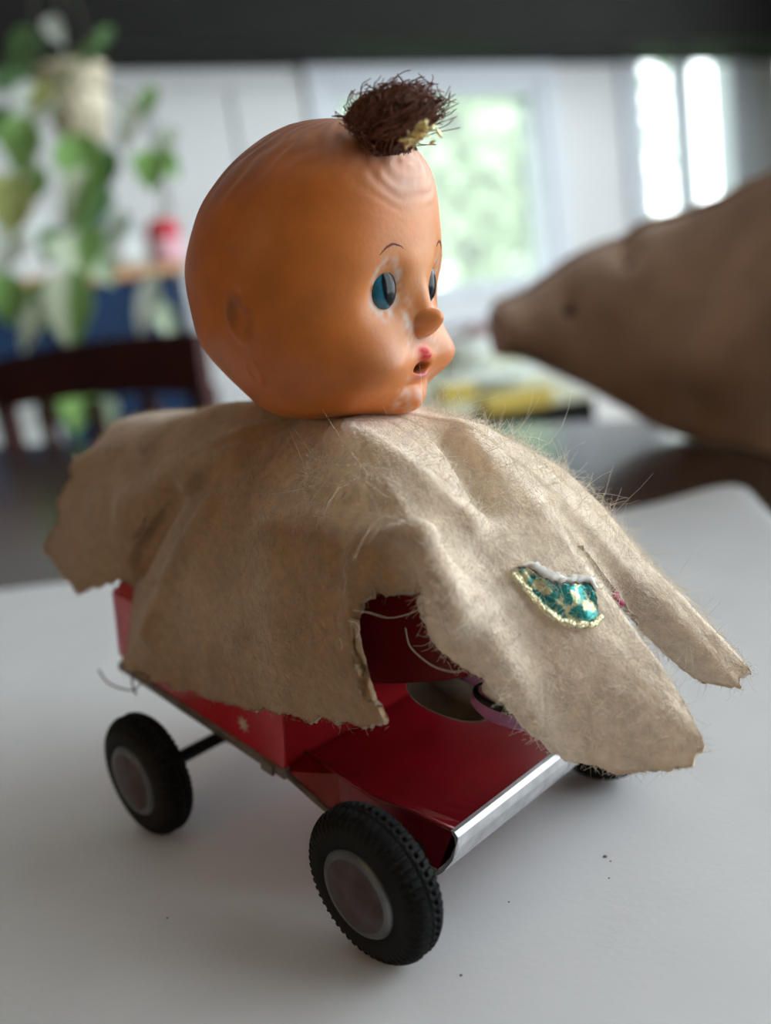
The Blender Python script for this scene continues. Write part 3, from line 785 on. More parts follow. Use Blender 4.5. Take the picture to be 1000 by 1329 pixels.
# smooth patch
for _ in range(8): pv0[1:-1, 1:-1] = (pv0[:-2, 1:-1]+pv0[2:, 1:-1]+pv0[1:-1, :-2]+pv0[1:-1, 2:])/4
pav = pnn.reshape(-1, 3).mean(0); pav /= np.linalg.norm(pav)
def slab(name, G_, nav, th, mat, parent, mats=None, mfun=None):
    a, b = G_.shape[:2]; A = G_.reshape(-1, 3); Vx = np.concatenate([A, A-nav*th]); n_ = a*b; Fx = grid_faces(a, b)
    p0, p1, p2 = A[Fx[0][0]], A[Fx[0][1]], A[Fx[0][2]]
    if np.cross(p1-p0, p2-p0)@nav < 0: Fx = [f[::-1] for f in Fx]
    rim_ = [i*b for i in range(a)]+[(a-1)*b+j for j in range(1, b)]+[i*b+b-1 for i in range(a-2, -1, -1)]+[j for j in range(b-2, 0, -1)]
    allF = Fx+[tuple(i+n_ for i in f)[::-1] for f in Fx]+[(rim_[i], rim_[i-1], rim_[i-1]+n_, rim_[i]+n_) for i in range(len(rim_))]
    return mesh(name, w(Vx), allF, mat, parent, smooth=True)
patch = slab('foil_patch', pv0, pav, .012, 'foil_green', cape); patch['label'] = 'green and gold embossed foil patch'
# crimped gold border (scalloped beads)
gm = MB()
bl = curve(botc, 26)
for i in range(26):
    P, N = surf(bl[i][0], bl[i][1], .062)
    gm.lathe([(.001, -.03), (.036, -.02), (.044+.008*(i%3), .0), (.03, .014), (.001, .017)], 7, o=w(P), ax=np.array([np.cross(N, [0, .6, .8]), np.cross(N, np.cross(N, [0, .6, .8])), N])*S)
gm.build('gold_border', 'foil_gold', patch, smooth=True)
# peeled paper edge along the top
pe0 = np.zeros((nu_, 5, 3))
for i in range(nu_):
    for j in range(5):
        P, N = surf(tc_[i][0]+j*1.2, tc_[i][1]-j*2.8*math.sin(math.pi*(i+2)/(nu_+4)), .06+.02*math.sin(j*.8)); pe0[i, j] = P
slab('peeled_edge', pe0, pav, .012, 'foil_back', patch)
MB().tube([surf(x, y, .085)[0]*S+np.array([0, 0, ZT]) for x, y in curve([(q[0], q[1]+2) for q in topc], 24)], .010*S, 6).build('torn_line', 'thread', patch, smooth=True)
# pink stitches at the gap between the front flap and the far flap
for (x0, y0, x1, y1) in ((797, 768, 806, 788), (801, 770, 808, 784), (794, 774, 804, 790)):
    A_, B_ = cy(x0, y0, 3.35), cy(x1, y1, 3.35)
    MB().tube([w(A_), w((A_+B_)/2+np.array([0, -.08, .02])), w(B_)], .030*S, 6).build('stitch', 'stitch_pink', cape, smooth=True)
# loose thread at the rear lower corner
tp = [(128, 869), (138, 884), (155, 893), (172, 896), (182, 888), (193, 880), (186, 875), (175, 872), (171, 882), (173, 893), (177, 902)]
MB().tube([w(cy(x, y, .42)) for x, y in curve(tp, 60)], .016*S, 6).build('loose_thread', 'thread', cape, smooth=True)
# frayed pale threads at the torn edge by the opening
for tp in ([(452, 806), (462, 808), (466, 818), (461, 828), (457, 822)], [(440, 828), (444, 838), (441, 848)], [(458, 792), (478, 795), (505, 802), (530, 797), (548, 788)], [(526, 815), (530, 835), (548, 855), (570, 868), (590, 872), (608, 868)]):
    MB().tube([w(cy(x, y, .40 if x < 500 else .85)) for x, y in curve(tp, 24)], .0065*S, 5).build('loose_thread', 'thread_pale', cape, smooth=True)

# ================================================================== DOLL HEAD
HYAW = math.radians(12)
Fv = np.array([math.cos(HYAW), math.sin(HYAW), 0]); Sv = np.array([math.sin(HYAW), -math.cos(HYAW), 0]); Uv = np.array([0, 0, 1.])
H0 = cy(437, 533, 2.47); H0[2] -= .02
HK = .955
HZ_ = np.array([0, .03, .12, .26, .58, .89, 1.42, 2.15, 2.99, 3.51, 3.83, 3.99, 4.05])*HK
EF = [0.3, .75, 1.08, 1.25, 1.38, 1.45, 1.58, 1.77, 1.83, 1.62, 1.17, .74, .28]
EB = [-.1, .5, .82, 1.00, 1.25, 1.48, 1.75, 1.76, 1.44, .98, .47, .10, -.28]
ES = [0.1, .65, 1.0, 1.18, 1.40, 1.55, 1.72, 1.78, 1.62, 1.25, .80, .40, .02]
def hb_(az, z):
    ef = pchip(HZ_, EF, z); eb = pchip(HZ_, EB, z); es = pchip(HZ_, ES, z); c = (ef-eb)/2; h = (ef+eb)/2
    return np.stack([c+h*np.cos(az), es*np.sin(az), z], -1)
na, nz = 640, 360
ta = np.linspace(-1, 1, na, endpoint=False); AZ = math.pi*(.45*ta+.55*ta**3*np.sign(1)) if False else math.pi*(.55*ta+.45*np.sign(ta)*np.abs(ta)**2.2)
tz = np.linspace(0, 1, nz); zc = HZ_[-1]*(.5*(1-np.cos(math.pi*tz))*.55+.45*tz)
A2, Z2 = np.meshgrid(AZ, zc, indexing='ij')
P = hb_(A2, Z2)
for _ in range(160):      # round off the profile between its guide heights
    P[:, 14:-10] = .5*P[:, 14:-10]+.25*(P[:, 13:-11]+P[:, 15:-9])
# face features ----------------------------------------------------
fr = np.cos(A2) > 0.0
s_, z_ = P[..., 1], P[..., 2]
def gs(s0, z0, ss, sz, p=2): return np.exp(-(np.abs((s_-s0)/ss)**p)-(np.abs((z_-z0)/sz)**p))*fr
dn = np.zeros_like(s_)
EYS, EYZ = .62, 1.59
for sg in (1, -1):
    dn += .33*gs(sg*.66, .68, .40, .34)
    dn += .07*gs(sg*1.0, 1.0, .45, .4)
    dn -= .15*gs(sg*EYS, EYZ, .27, .36, 2.4)
    dn += .05*gs(sg*.64, 1.85, .45, .22)
    # ear: shallow rubbed oval with a rim
    er = np.sqrt(((P[..., 0]-.02)/.17)**2+((z_-1.50)/.30)**2); side = np.sign(s_) == sg
    dn += side*(.028*np.exp(-((er-1)/.3)**2)-.035*np.exp(-(er/.6)**2))*(np.abs(s_) > .8)
    er2 = np.sqrt(((P[..., 0]+.10)/.10)**2+((z_-.80)/.14)**2)
    dn += side*.018*np.exp(-((er2-1)/.4)**2)*(np.abs(s_) > .6)
dn += .26*gs(0, .20, .36, .20)                     # chin
dn -= .06*gs(0, .36, .40, .07)
dn -= .03*gs(0, .84, .16, .08)
dn += .13*gs(0, .62, .26, .18)                     # muzzle
dn += .13*gs(0, 1.36, .17, .27)                    # bridge
fw = np.zeros_like(s_)
nd = np.clip(1-(s_/.215)**2-((z_-1.10)/.205)**2, 0, 1); fw += .22*nd**.62*fr+.10*gs(0, 1.10, .27, .25)              # button nose
MZ = .57; mo = np.sqrt((s_/.16)**2+((z_-MZ)/.072)**2)
fw -= .30*np.exp(-(mo/1.0)**4)*fr
fw += .09*gs(0, MZ+.145, .12, .06)+.05*gs(0, MZ-.13, .15, .06)       # lips
# moulded hair strands at the crown and a curl above the forehead
r0 = np.hypot(P[..., 0]-1.45, s_*1.0); hz_ = np.clip((z_-2.75)/.5, 0, 1)
ang = np.arctan2(s_, P[..., 0]-.9)
strand = np.sin(ang*26+3*np.sin(z_*4)+noise3(P.reshape(-1, 3), 5, 61, 2).reshape(s_.shape)*3)
dn += .010*strand*hz_*np.clip(1-np.cos(A2)*.6, .3, 1)
curl = np.sqrt(((s_-.15)/.8)**2+((z_-3.05)/.55)**2)
dn += .006*np.sin(curl*20+ang*1.5+5*noise3(P.reshape(-1, 3), 3.5, 66, 2).reshape(s_.shape))*np.exp(-(curl/1.0)**4)*(P[..., 0] > .9)
dn += .012*noise3(P.reshape(-1, 3), 2.3, 62, 2).reshape(s_.shape)
PN = vnormals(P.reshape(-1, 3), na, nz, True).reshape(P.shape)
if np.mean(np.sum(PN*(P-np.array([0, 0, 2.])), -1)) < 0: PN = -PN
PN[:, 0] = [0, 0, -1]; PN[:, -1] = [0, 0, 1]
P2 = P+PN*dn[..., None]+np.array([1, 0, 0.])*fw[..., None]
# colours ------------------------------------------------------------
base_c = np.array([.62, .185, .032]); hairc = np.array([.27, .095, .045]); dust = np.array([.70, .60, .54])
Pf = P.reshape(-1, 3); sh_ = s_.shape
def mixc(c, d, f): f = np.clip(f, 0, 1)[..., None]; return c*(1-f)+d*f
cc = np.broadcast_to(base_c, sh_+(3,)).copy()
n1 = noise3(Pf, 1.6, 71, 3).reshape(sh_); n2 = noise3(Pf, 9, 72, 3).reshape(sh_); n3_ = noise3(Pf, 28, 73, 2).reshape(sh_)
cc *= (1+.03*n1)[..., None]
cc = mixc(cc, np.array([.40, .100, .020]), np.clip(.35*(1-np.cos(A2))*.6+.2*n1, 0, .8))       # shade painted in: side and back a deeper orange
hairm = np.clip((z_-2.75+.35*np.cos(A2+.0)*-1+.15*n2)/.75, 0, 1)
cc = mixc(cc, hairc, hairm*.85*(1+.25*strand*.5))
cc = mixc(cc, np.array([.62, .42, .36]), .55*np.exp(-(curl/.95)**4)*(P[..., 0] > .8)*(.8+.5*n2))
cc = mixc(cc, np.array([.72, .38, .18]), .38*gs(0, 1.7, 1.0, .9))                              # paler brow, the lit tone painted in
for sg in (1, -1):
    cc = mixc(cc, np.array([.74, .42, .30]), .45*gs(sg*.55, .85, .35, .22))
    e_ = np.sqrt(((s_-sg*EYS)/.21)**2+((z_-EYZ)/.33)**2)
    cc = mixc(cc, dust, .8*np.exp(-((e_-1.0)/.22)**2)*fr*np.clip(.55+.8*n3_, 0, 1))
    cc = mixc(cc, dust, .8*gs(sg*.29, 1.12, .09, .30)*np.clip(.5+.8*n3_, 0, 1))
    cc = mixc(cc, dust, .6*gs(sg*.30, .34, .09, .16)*np.clip(.5+.8*n3_, 0, 1))
    er = np.sqrt(((P[..., 0]-.02)/.19)**2+((z_-1.50)/.31)**2)
    cc = mixc(cc, np.array([.17, .075, .04]), .9*np.exp(-(er/1.0)**4)*(sg*s_ > .8)*np.clip(.65+.7*n2, 0, 1))
cc = mixc(cc, dust, .75*gs(0, .88, .24, .06)*np.clip(.55+.8*n3_, 0, 1))
cc = mixc(cc, dust, .6*gs(0, .22, .30, .12)*np.clip(.4+.8*n3_, 0, 1))
cc = mixc(cc, np.array([.58, .035, .03]), 1.3*gs(0, MZ+.15, .14, .095, 3))
cc = mixc(cc, np.array([.55, .16, .15]), 1.2*gs(0, MZ-.115, .15, .055, 3))
cc = mixc(cc, np.array([.06, .012, .012]), 1.1*np.exp(-(mo/.85)**4)*fr)
cc = mixc(cc, np.array([.22, .09, .04]), .6*np.clip((.22-z_)/.2, 0, 1)*(.6+.4*n2)*(1-gs(0, .2, .4, .3)))         # darker round the neck
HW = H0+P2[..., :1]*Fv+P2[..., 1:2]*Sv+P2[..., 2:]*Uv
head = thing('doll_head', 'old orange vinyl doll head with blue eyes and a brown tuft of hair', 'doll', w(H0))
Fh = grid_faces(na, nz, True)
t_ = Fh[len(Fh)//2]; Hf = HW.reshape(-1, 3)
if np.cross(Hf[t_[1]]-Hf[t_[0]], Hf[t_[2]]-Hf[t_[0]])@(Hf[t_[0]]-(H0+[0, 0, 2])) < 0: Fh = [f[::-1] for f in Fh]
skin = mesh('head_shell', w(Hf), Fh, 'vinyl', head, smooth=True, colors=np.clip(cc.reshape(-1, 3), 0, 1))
def hw(x, s, z): return H0+Fv*x+Sv*s+Uv*z
def hsurf(s0, z0):
    i = np.argmin((s_-s0)**2+(z_-z0)**2+(~fr)*10); i = np.unravel_index(i, s_.shape); return P2[i], PN[i]
# eyes : shallow lens with a blue iris and a black pupil turned forwards
for sg in (1, -1):
    p, n = hsurf(sg*EYS, EYZ)
    n = np.array([n[0], n[1], 0]); n /= np.linalg.norm(n); tgt = np.array([-n[1], n[0], 0]); up = np.array([0, 0, 1.])
    def eyep(u_, v_, rx=.215, rz=.295, dz=.14):
        d2 = u_*u_+v_*v_; return hw(*(p+tgt*u_*rx+up*v_*rz+n*(dz*math.sqrt(max(0, 1-d2*.98))-.03)))
    V = [eyep(0, 0)]; 
    for i in range(1, 13):
        for k in range(36):
            r_ = i/12; V.append(eyep(r_*math.cos(k*math.pi/18), r_*math.sin(k*math.pi/18)))
    Fe_ = [(0, 1+k, 1+(k+1) % 36) for k in range(36)]+[(1+i*36+k, 1+(i+1)*36+k, 1+(i+1)*36+(k+1) % 36, 1+i*36+(k+1) % 36) for i in range(11) for k in range(36)]
    eye = mesh('eye', w(np.array(V)), Fe_, 'eye_blue', head, smooth=True)
    V = []; u0 = -.24*sg if sg > 0 else .0
    u0 = (-.26 if (tgt@np.array([1, 0, 0])) < 0 else .26)
    V.append(eyep(u0, 0, dz=.150))
    for i in range(1, 9):
        for k in range(30):
            r_ = i/8; uu = u0+.60*r_*math.cos(k*math.pi/15); vv = .86*r_*math.sin(k*math.pi/15); lim = math.hypot(uu, vv)
            if lim > .97: uu *= .97/lim; vv *= .97/lim
            V.append(eyep(uu, vv, dz=.151))
    Fe_ = [(0, 1+k, 1+(k+1) % 30) for k in range(30)]+[(1+i*30+k, 1+(i+1)*30+k, 1+(i+1)*30+(k+1) % 30, 1+i*30+(k+1) % 30) for i in range(7) for k in range(30)]
    mesh('pupil', w(np.array(V)), Fe_, 'eye_black', eye, smooth=True)
    # painted brow
    bp_ = []
    for t in np.linspace(0, 1, 22):
        q, qn = hsurf(sg*(.42+.36*t), 2.03+.10*math.sin(math.pi*(t*.9+.05))-.05*t); bp_.append(w(hw(*(q+qn*.002))))
    MB().tube(bp_, [.013*S*max(.25, math.sin(math.pi*t)) for t in np.linspace(.04, .96, 22)], 6).build('eyebrow', 'brow_paint', head, smooth=True)
# hair tuft : many curled strands tied with a gold cord
q = np.random.default_rng(5)
tb = cy(506, 151, 2.35)
tx = cr*np.array([1, 1, 0]); tx /= np.linalg.norm(tx); ty = np.cross([0, 0, 1], tx); tz_ = np.array([0, 0, 1.])
TAXE = np.array([tx*.53, ty*.36, tz_*.30])
V = []; Fc = []
def strand_(pts, rad):
    pts = np.array(pts); d = np.gradient(pts, axis=0); b = len(V)
    for i, pt in enumerate(pts):
        t = d[i]/(np.linalg.norm(d[i])+1e-9); a = np.cross(t, [.3, .5, .8]); a /= np.linalg.norm(a)+1e-9; c = np.cross(t, a)
        for k in range(3): V.append(pt+rad*(a*math.cos(2.094*k)+c*math.sin(2.094*k)))
    for i in range(len(pts)-1):
        for k in range(3): Fc.append((b+i*3+k, b+i*3+(k+1) % 3, b+i*3+3+(k+1) % 3, b+i*3+3+k))
for i in range(2600):
    d = q.normal(size=3); d /= np.linalg.norm(d); rho = .35+.65*q.random()**.5
    t = np.array([.8, .2*q.normal(), .75])+q.normal(size=3)*.45; t -= d*(t@d); t /= np.linalg.norm(t); pts = []
    Lh = .5+.9*q.random(); pos = d*rho; wob = q.normal(size=3)*.25; fly = .16*min(2.2, abs(q.normal()))**2*(q.random() < .5)
    for k in range(8):
        pts.append(tb+pos@TAXE)
        pos = pos+t*Lh/7; pos = pos/np.linalg.norm(pos)*(rho+fly*k/7*1.2+.07*math.sin(k*1.3+i*2.3)); t = t+wob*.3; t -= pos*(t@pos)/(pos@pos); t /= np.linalg.norm(t)
    strand_(pts, .0068)
for i in range(260):   # roots that lead down to the scalp
    a = tb+tx*(q.normal()*.12-.02)+ty*q.normal()*.10-tz_*.42; b_ = tb+tx*q.normal()*.25+ty*q.normal()*.15-tz_*.05; c_ = tb+tx*q.normal()*.3+tz_*.1
    strand_([a*(1-t)**2+2*b_*t*(1-t)+c_*t*t for t in np.linspace(0, 1, 6)], .009)
mesh('hair_tuft', w(np.array(V)), Fc, 'hair', head, smooth=True, kind='stuff')
cmb = MB(); gA, gB = cy(526, 184, 2.12), cy(558, 162, 2.12)
gd = gB-gA; gl_ = np.linalg.norm(gd); gd /= gl_; gu = np.cross(gd, cf); gu /= np.linalg.norm(gu); gv = np.cross(gd, gu)
qg = np.random.default_rng(9)
for k in range(46):
    t = (k+.5)/46; o = gA+gd*gl_*t+(gu*qg.normal()+gv*qg.normal())*.045*(.7+.5*t); d = gd+qg.normal(size=3)*.7; d /= np.linalg.norm(d)
    L_ = .05+.04*qg.random(); cmb.tube([w(o-d*L_), w(o-d*L_*.3), w(o+d*L_*.4), w(o+d*L_)], [.006*S, .022*S, .020*S, .005*S], 5)
cmb.build('gold_cord', 'gold_thread', head, smooth=True)
# ================================================================== BACKGROUND THINGS
# --- brown suede cushion at the far right, on the dark table
CP = [  # px x, top y, bottom y, depth (m)
 (640, 394, 464, .90), (643, 392, 466, .90), (675, 378, 474, .895), (720, 352, 492, .885), (770, 324, 515, .87), (850, 290, 556, .84), (920, 262, 582, .79), (1000, 225, 606, .72), (1090, 190, 640, .66), (1180, 180, 660, .62), (1260, 210, 640, .60), (1310, 280, 580, .59)]
ck = np.arange(len(CP)); ct = np.linspace(0, len(CP)-1, 90)
cxs, cts, cbs, cds = [pchip(ck, [c[i] for c in CP], ct) for i in range(4)]
rings = []; topl = []
for i in range(90):
    Pt, Pb = at(cxs[i], cts[i], cds[i]), at(cxs[i], cbs[i], cds[i]); mid = (Pt+Pb)/2; hv = (Pt-Pb)/2
    bk = np.array([cf[0], cf[1], 0]); bk /= np.linalg.norm(bk); dp = .045+.35*np.linalg.norm(hv); dp = min(dp, .075)*(1 if i > 12 else .8+.0167*i)
    rg = []
    for k in range(64):
        ph = 2*math.pi*k/64; sx = math.copysign(abs(math.sin(ph))**.8, math.sin(ph)); sc_ = math.copysign(abs(math.cos(ph))**.9, math.cos(ph))
        rg.append(mid+hv*sx-bk*sc_*dp)
    rings.append(rg); topl.append(Pt+wz*.002)
CG = np.array(rings); CGf = CG.reshape(-1, 3)
CN = vnormals(CGf, 90, 64, False).reshape(CG.shape)
if np.mean(np.sum(CN*(CG-CG.mean(1, keepdims=True)), -1)) < 0: CN = -CN
pxc = proj(CGf).reshape(90, 64, 2)
dsp = .006*noise3(CGf, 22, 91, 3).reshape(90, 64)
for (x, y, am, wd) in ((812, 328, -.013, 16), (735, 392, -.009, 18), (905, 470, .010, 40), (860, 520, -.008, 30), (940, 540, -.010, 45), (960, 440, .008, 50)):
    dsp += am*np.exp(-((pxc[..., 0]-x)**2+((pxc[..., 1]-y)*.8)**2)/wd**2)*(CN@(-cf) > 0)
CG = CG+CN*dsp[..., None]
mn = CG[..., 2].min()
CG[..., 2] = np.where(CG[..., 2] < TZ+.001, TZ+.001, CG[..., 2])
CGf = CG.reshape(-1, 3); c0, c1 = CG[0].mean(0), CG[-1].mean(0); Vx = np.concatenate([CGf, [c0, c1]])
Fx = [(i*64+k, i*64+(k+1) % 64, (i+1)*64+(k+1) % 64, (i+1)*64+k) for i in range(89) for k in range(64)]
Fx += [(90*64, (k+1) % 64, k) for k in range(64)]+[(90*64+1, 89*64+k, 89*64+(k+1) % 64) for k in range(64)]
cush = thing('suede_cushion', 'big brown suede cushion with a pointed pinkish end lying on the dark table', 'cushion', (CG[60].mean(0)[0], CG[60].mean(0)[1], TZ))
mi = [1 if i < 8 else 0 for i in range(89) for k in range(64)]+[1]*64+[0]*64
mesh('cover', Vx, Fx, 'suede', cush, smooth=True, mats=['suede', 'suede_pink'], midx=mi)
ti = 16
MB().tube(CG[2:88, ti]+CN[2:88, ti]*.001, .0035, 8).build('piping', 'suede', cush, smooth=True)
for (x, y) in ((814, 334), (736, 396)):
    d = np.hypot(pxc[..., 0]-x, pxc[..., 1]-y)+(CN@(-cf) < 0)*999; i = np.unravel_index(d.argmin(), d.shape)
    A_ = CN[i]; B_ = np.cross(A_, [0, 0, 1]); B_ /= np.linalg.norm(B_)
    MB().lathe([(.0005, .003), (.006, .002), (.0085, -.001), (.008, -.004)], 16, o=CG[i], ax=np.array([B_, np.cross(A_, B_), A_])).build('button', 'suede_dark', cush, smooth=True)

# --- side table with a pale yellow cloth in front of the window
ZS = atz(770, 513, .70)[2]
q0 = atz(770, 513, .70); q1 = atz(560, 549, .70); q2 = atz(650, 455, .70)
d1 = q1-q0; L1 = np.linalg.norm(d1); d1 /= L1; d2 = q2-q0; L2 = np.linalg.norm(d2); d2 /= L2; L1 = L1*1.9
stb = thing('side_table', 'dark side table with a pale yellow green cloth in front of the window', 'table', ((q0+d1*L1/2+d2*L2/2)*[1, 1, 0]))
def quadslab(o, a, b, z0, z1): return [o*[1, 1, 0]+[0, 0, z1], (o+a)*[1, 1, 0]+[0, 0, z1], (o+a+b)*[1, 1, 0]+[0, 0, z1], (o+b)*[1, 1, 0]+[0, 0, z1], o*[1, 1, 0]+[0, 0, z0], (o+a)*[1, 1, 0]+[0, 0, z0], (o+a+b)*[1, 1, 0]+[0, 0, z0], (o+b)*[1, 1, 0]+[0, 0, z0]]
QF = [(0, 1, 2, 3), (7, 6, 5, 4), (0, 4, 5, 1), (1, 5, 6, 2), (2, 6, 7, 3), (3, 7, 4, 0)]
mesh('table_top', quadslab(q0, d1*L1, d2*L2, .655, .696), QF, 'dark_beam', stb, smooth=False)
for (u_, v_) in ((.03, .03), (L1-.09, .03), (.03, L2-.09), (L1-.09, L2-.09)):
    mesh('leg', quadslab(q0+d1*u_+d2*v_, d1*.06, d2*.06, 0, .655), QF, 'dark_beam', stb, smooth=False)
tag(mesh('table_cloth', quadslab(q0+d1*.004+d2*.004, d1*(L1-.008), d2*(L2-.008), .696, .70), QF, 'cloth_yellow', origin=(q0+d1*L1/2+d2*L2/2)*[1, 1, 0]+[0, 0, .696], smooth=False), 'pale yellow green cloth covering the side table by the window', 'tablecloth')
for (x, y, a, b, h) in ((592, 520, .07, .05, .03), (668, 532, .12, .05, .03)):
    c = atz(x, y, .70); tag(MB().box((-a/2, -b/2, 0), (a/2, b/2, h), np.array([d1, np.cross([0, 0, 1], d1), wz]), c, bev=.004).build('box', 'box_yellow', origin=c), 'small yellow box lying on the pale cloth' if x > 640 else 'small yellow box beside the pale dish on the cloth', 'box')
c = atz(632, 502, .70); m_ = MB(); m_.lathe([(.001, 0), (.05, 0), (.065, .012), (.11, .022), (.108, .027), (.06, .016), (.001, .012)], 36, o=c); tag(m_.build('dish', 'china', origin=c, smooth=True), 'wide grey white dish between the yellow boxes on the cloth', 'dish')
c = atz(605, 478, .70); m_ = MB(); m_.lathe([(.001, 0), (.06, 0), (.09, .05), (.10, .075), (.096, .075), (.08, .04), (.001, .02)], 36, o=c); tag(m_.build('bowl', 'china', origin=c, smooth=True), 'pale porcelain bowl standing behind the dish on the cloth', 'bowl')
c = atz(618, 458, .70); m_ = MB(); m_.lathe([(.001, 0), (.05, 0), (.085, .03), (.08, .055), (.04, .07), (.015, .072), (.018, .085), (.001, .09)], 32, o=c); tag(m_.build('lidded_pot', 'clay_red', origin=c, smooth=True), 'low red brown lidded pot at the window end of the cloth', 'pot')

# --- blue cabinet with a wooden top against the wall
CN0 = .02; CNF = .42
sR = wallpt(236, 360, CNF)[0]; zTop = wallpt(120, 352, CNF)[1]
sLc = sR-1.25
cab = thing('blue_cabinet', 'dark blue cabinet with an orange wooden top against the white wall', 'cabinet', wp((sR+sLc)/2, (CN0+CNF)/2, 0))
MB().box((sLc, WN0+CN0, .06), (sR, WN0+CNF-.02, zTop-.035), WAX, bev=.005).build('body', 'cab_blue', cab)
MB().box((sLc-.02, WN0+CN0, zTop-.035), (sR+.02, WN0+CNF+.01, zTop), WAX, bev=.006).build('cabinet_top', 'cab_top', cab)
MB().box((sLc+.03, WN0+CN0+.03, 0), (sR-.03, WN0+CNF-.06, .06), WAX).build('plinth', 'dark_beam', cab)
for i in range(3):
    a = sLc+(sR-sLc)/3*i+.01; b = sLc+(sR-sLc)/3*(i+1)-.01
    dr_ = MB().box((a, WN0+CNF-.02, .09), (b, WN0+CNF, zTop-.06), WAX, bev=.004).build('door', 'cab_blue', cab)
    MB().tube([wp(b-.04, CNF+.0, .60), wp(b-.04, CNF+.025, .61), wp(b-.04, CNF+.025, .69), wp(b-.04, CNF, .70)], .006, 8).build('handle', 'bare_metal', dr_, smooth=True)
def on_cab(x, n):      # point of the cabinet top under pixel column x
    s_c = wallpt(x, 330, n)[0]; return wp(s_c, n, zTop)
c = on_cab(217, .24); jp = thing('jar', 'round pink jar with a red lid on the blue cabinet', 'jar', c)
MB().lathe([(.001, 0), (.04, 0), (.055, .03), (.058, .06), (.05, .085), (.001, .085)], 28, o=c).build('jar_body', 'jar_pink', jp, smooth=True)
MB().lathe([(.045, .085), (.056, .10), (.055, .125), (.035, .15), (.001, .155)], 28, o=c).build('lid', 'jar_red', jp, smooth=True)
c = on_cab(158, .18); jp = thing('jar', 'white jar with a light blue lid on the blue cabinet', 'jar', c)
MB().lathe([(.001, 0), (.07, 0), (.085, .03), (.085, .10), (.06, .13), (.001, .13)], 28, o=c).build('jar_body', 'china', jp, smooth=True)
MB().lathe([(.05, .13), (.055, .15), (.045, .18), (.001, .19)], 28, o=c).build('lid', 'jar_blue', jp, smooth=True)
c = on_cab(28, .22); tag(MB().box((-.09, -.06, 0), (.09, .06, .20), WAX, c, bev=.006).build('box', 'china', origin=c), 'tall white box at the plant end of the blue cabinet', 'box')

c = wp(wallpt(-40, 560, .62)[0], .62, 0); ztop = wallpt(0, 527, .62)[1]
wbx = thing('storage_box', 'white storage box standing on the floor in front of the blue cabinet', 'box', c)
MB().box((-.26, -.14, 0), (.165, .14, ztop-.04), WAX, c, bev=.006).build('box_body', 'china', wbx)
MB().box((-.27, -.15, ztop-.04), (.175, .15, ztop), WAX, c, bev=.006).build('lid', 'china', wbx)
# --- dark wooden chair behind the table
ch_dir = te; ch_n = -tn                                     # parallel to the table edge, just behind it
_d = ray(250, 432); ptr = CW+_d*((tn0-.09-CW@tn)/(_d@tn)); zt_ = ptr[2]; CD = (ptr-CW)@cf; rail_h = 80/F*CD
CHW = .60; cb0 = ptr*[1, 1, 0]-ch_dir*CHW
chair = thing('dining_chair', 'dark mahogany wooden chair with slatted back standing at the table', 'chair', cb0+ch_dir*CHW/2+ch_n*-.2)
CAX = np.array([ch_dir, ch_n, wz])
tr_ = []
for i in range(13):
    t = i/12; bow = .02*math.sin(math.pi*t)
    tr_.append([cb0+ch_dir*CHW*t+ch_n*(bow+dy)+wz*(zt_+dz+.010*math.sin(math.pi*t)) for dy, dz in ((0, -rail_h), (.022, -rail_h), (.028, 0), (.006, 0))])
n = 4; Vq = [p for r_ in tr_ for p in r_]; Fq = [(i*n+k, i*n+(k+1) % n, (i+1)*n+(k+1) % n, (i+1)*n+k) for i in range(12) for k in range(n)]+[(3, 2, 1, 0), (48, 49, 50, 51)]
mesh('top_rail', Vq, Fq, 'chair_wood', chair, smooth=False)
for t in (0, 1):
    b = cb0+ch_dir*(CHW-.034)*t
    MB().box((0, 0, 0), (.034, .03, zt_-rail_h+.01), CAX, b).build('back_post', 'chair_wood', chair)
    MB().box((0, -.40, 0), (.034, -.365, .43), CAX, b).build('leg', 'chair_wood', chair)
for t in (.25, .5, .75):
    b = cb0+ch_dir*(CHW*t-.018); MB().box((0, .004, .47), (.036, .02, zt_-rail_h+.005), CAX, b, bev=.003).build('back_slat', 'chair_wood', chair)
MB().box((-.01, -.42, .43), (CHW+.01, .03, .47), CAX, cb0, bev=.008).build('seat', 'chair_wood', chair)

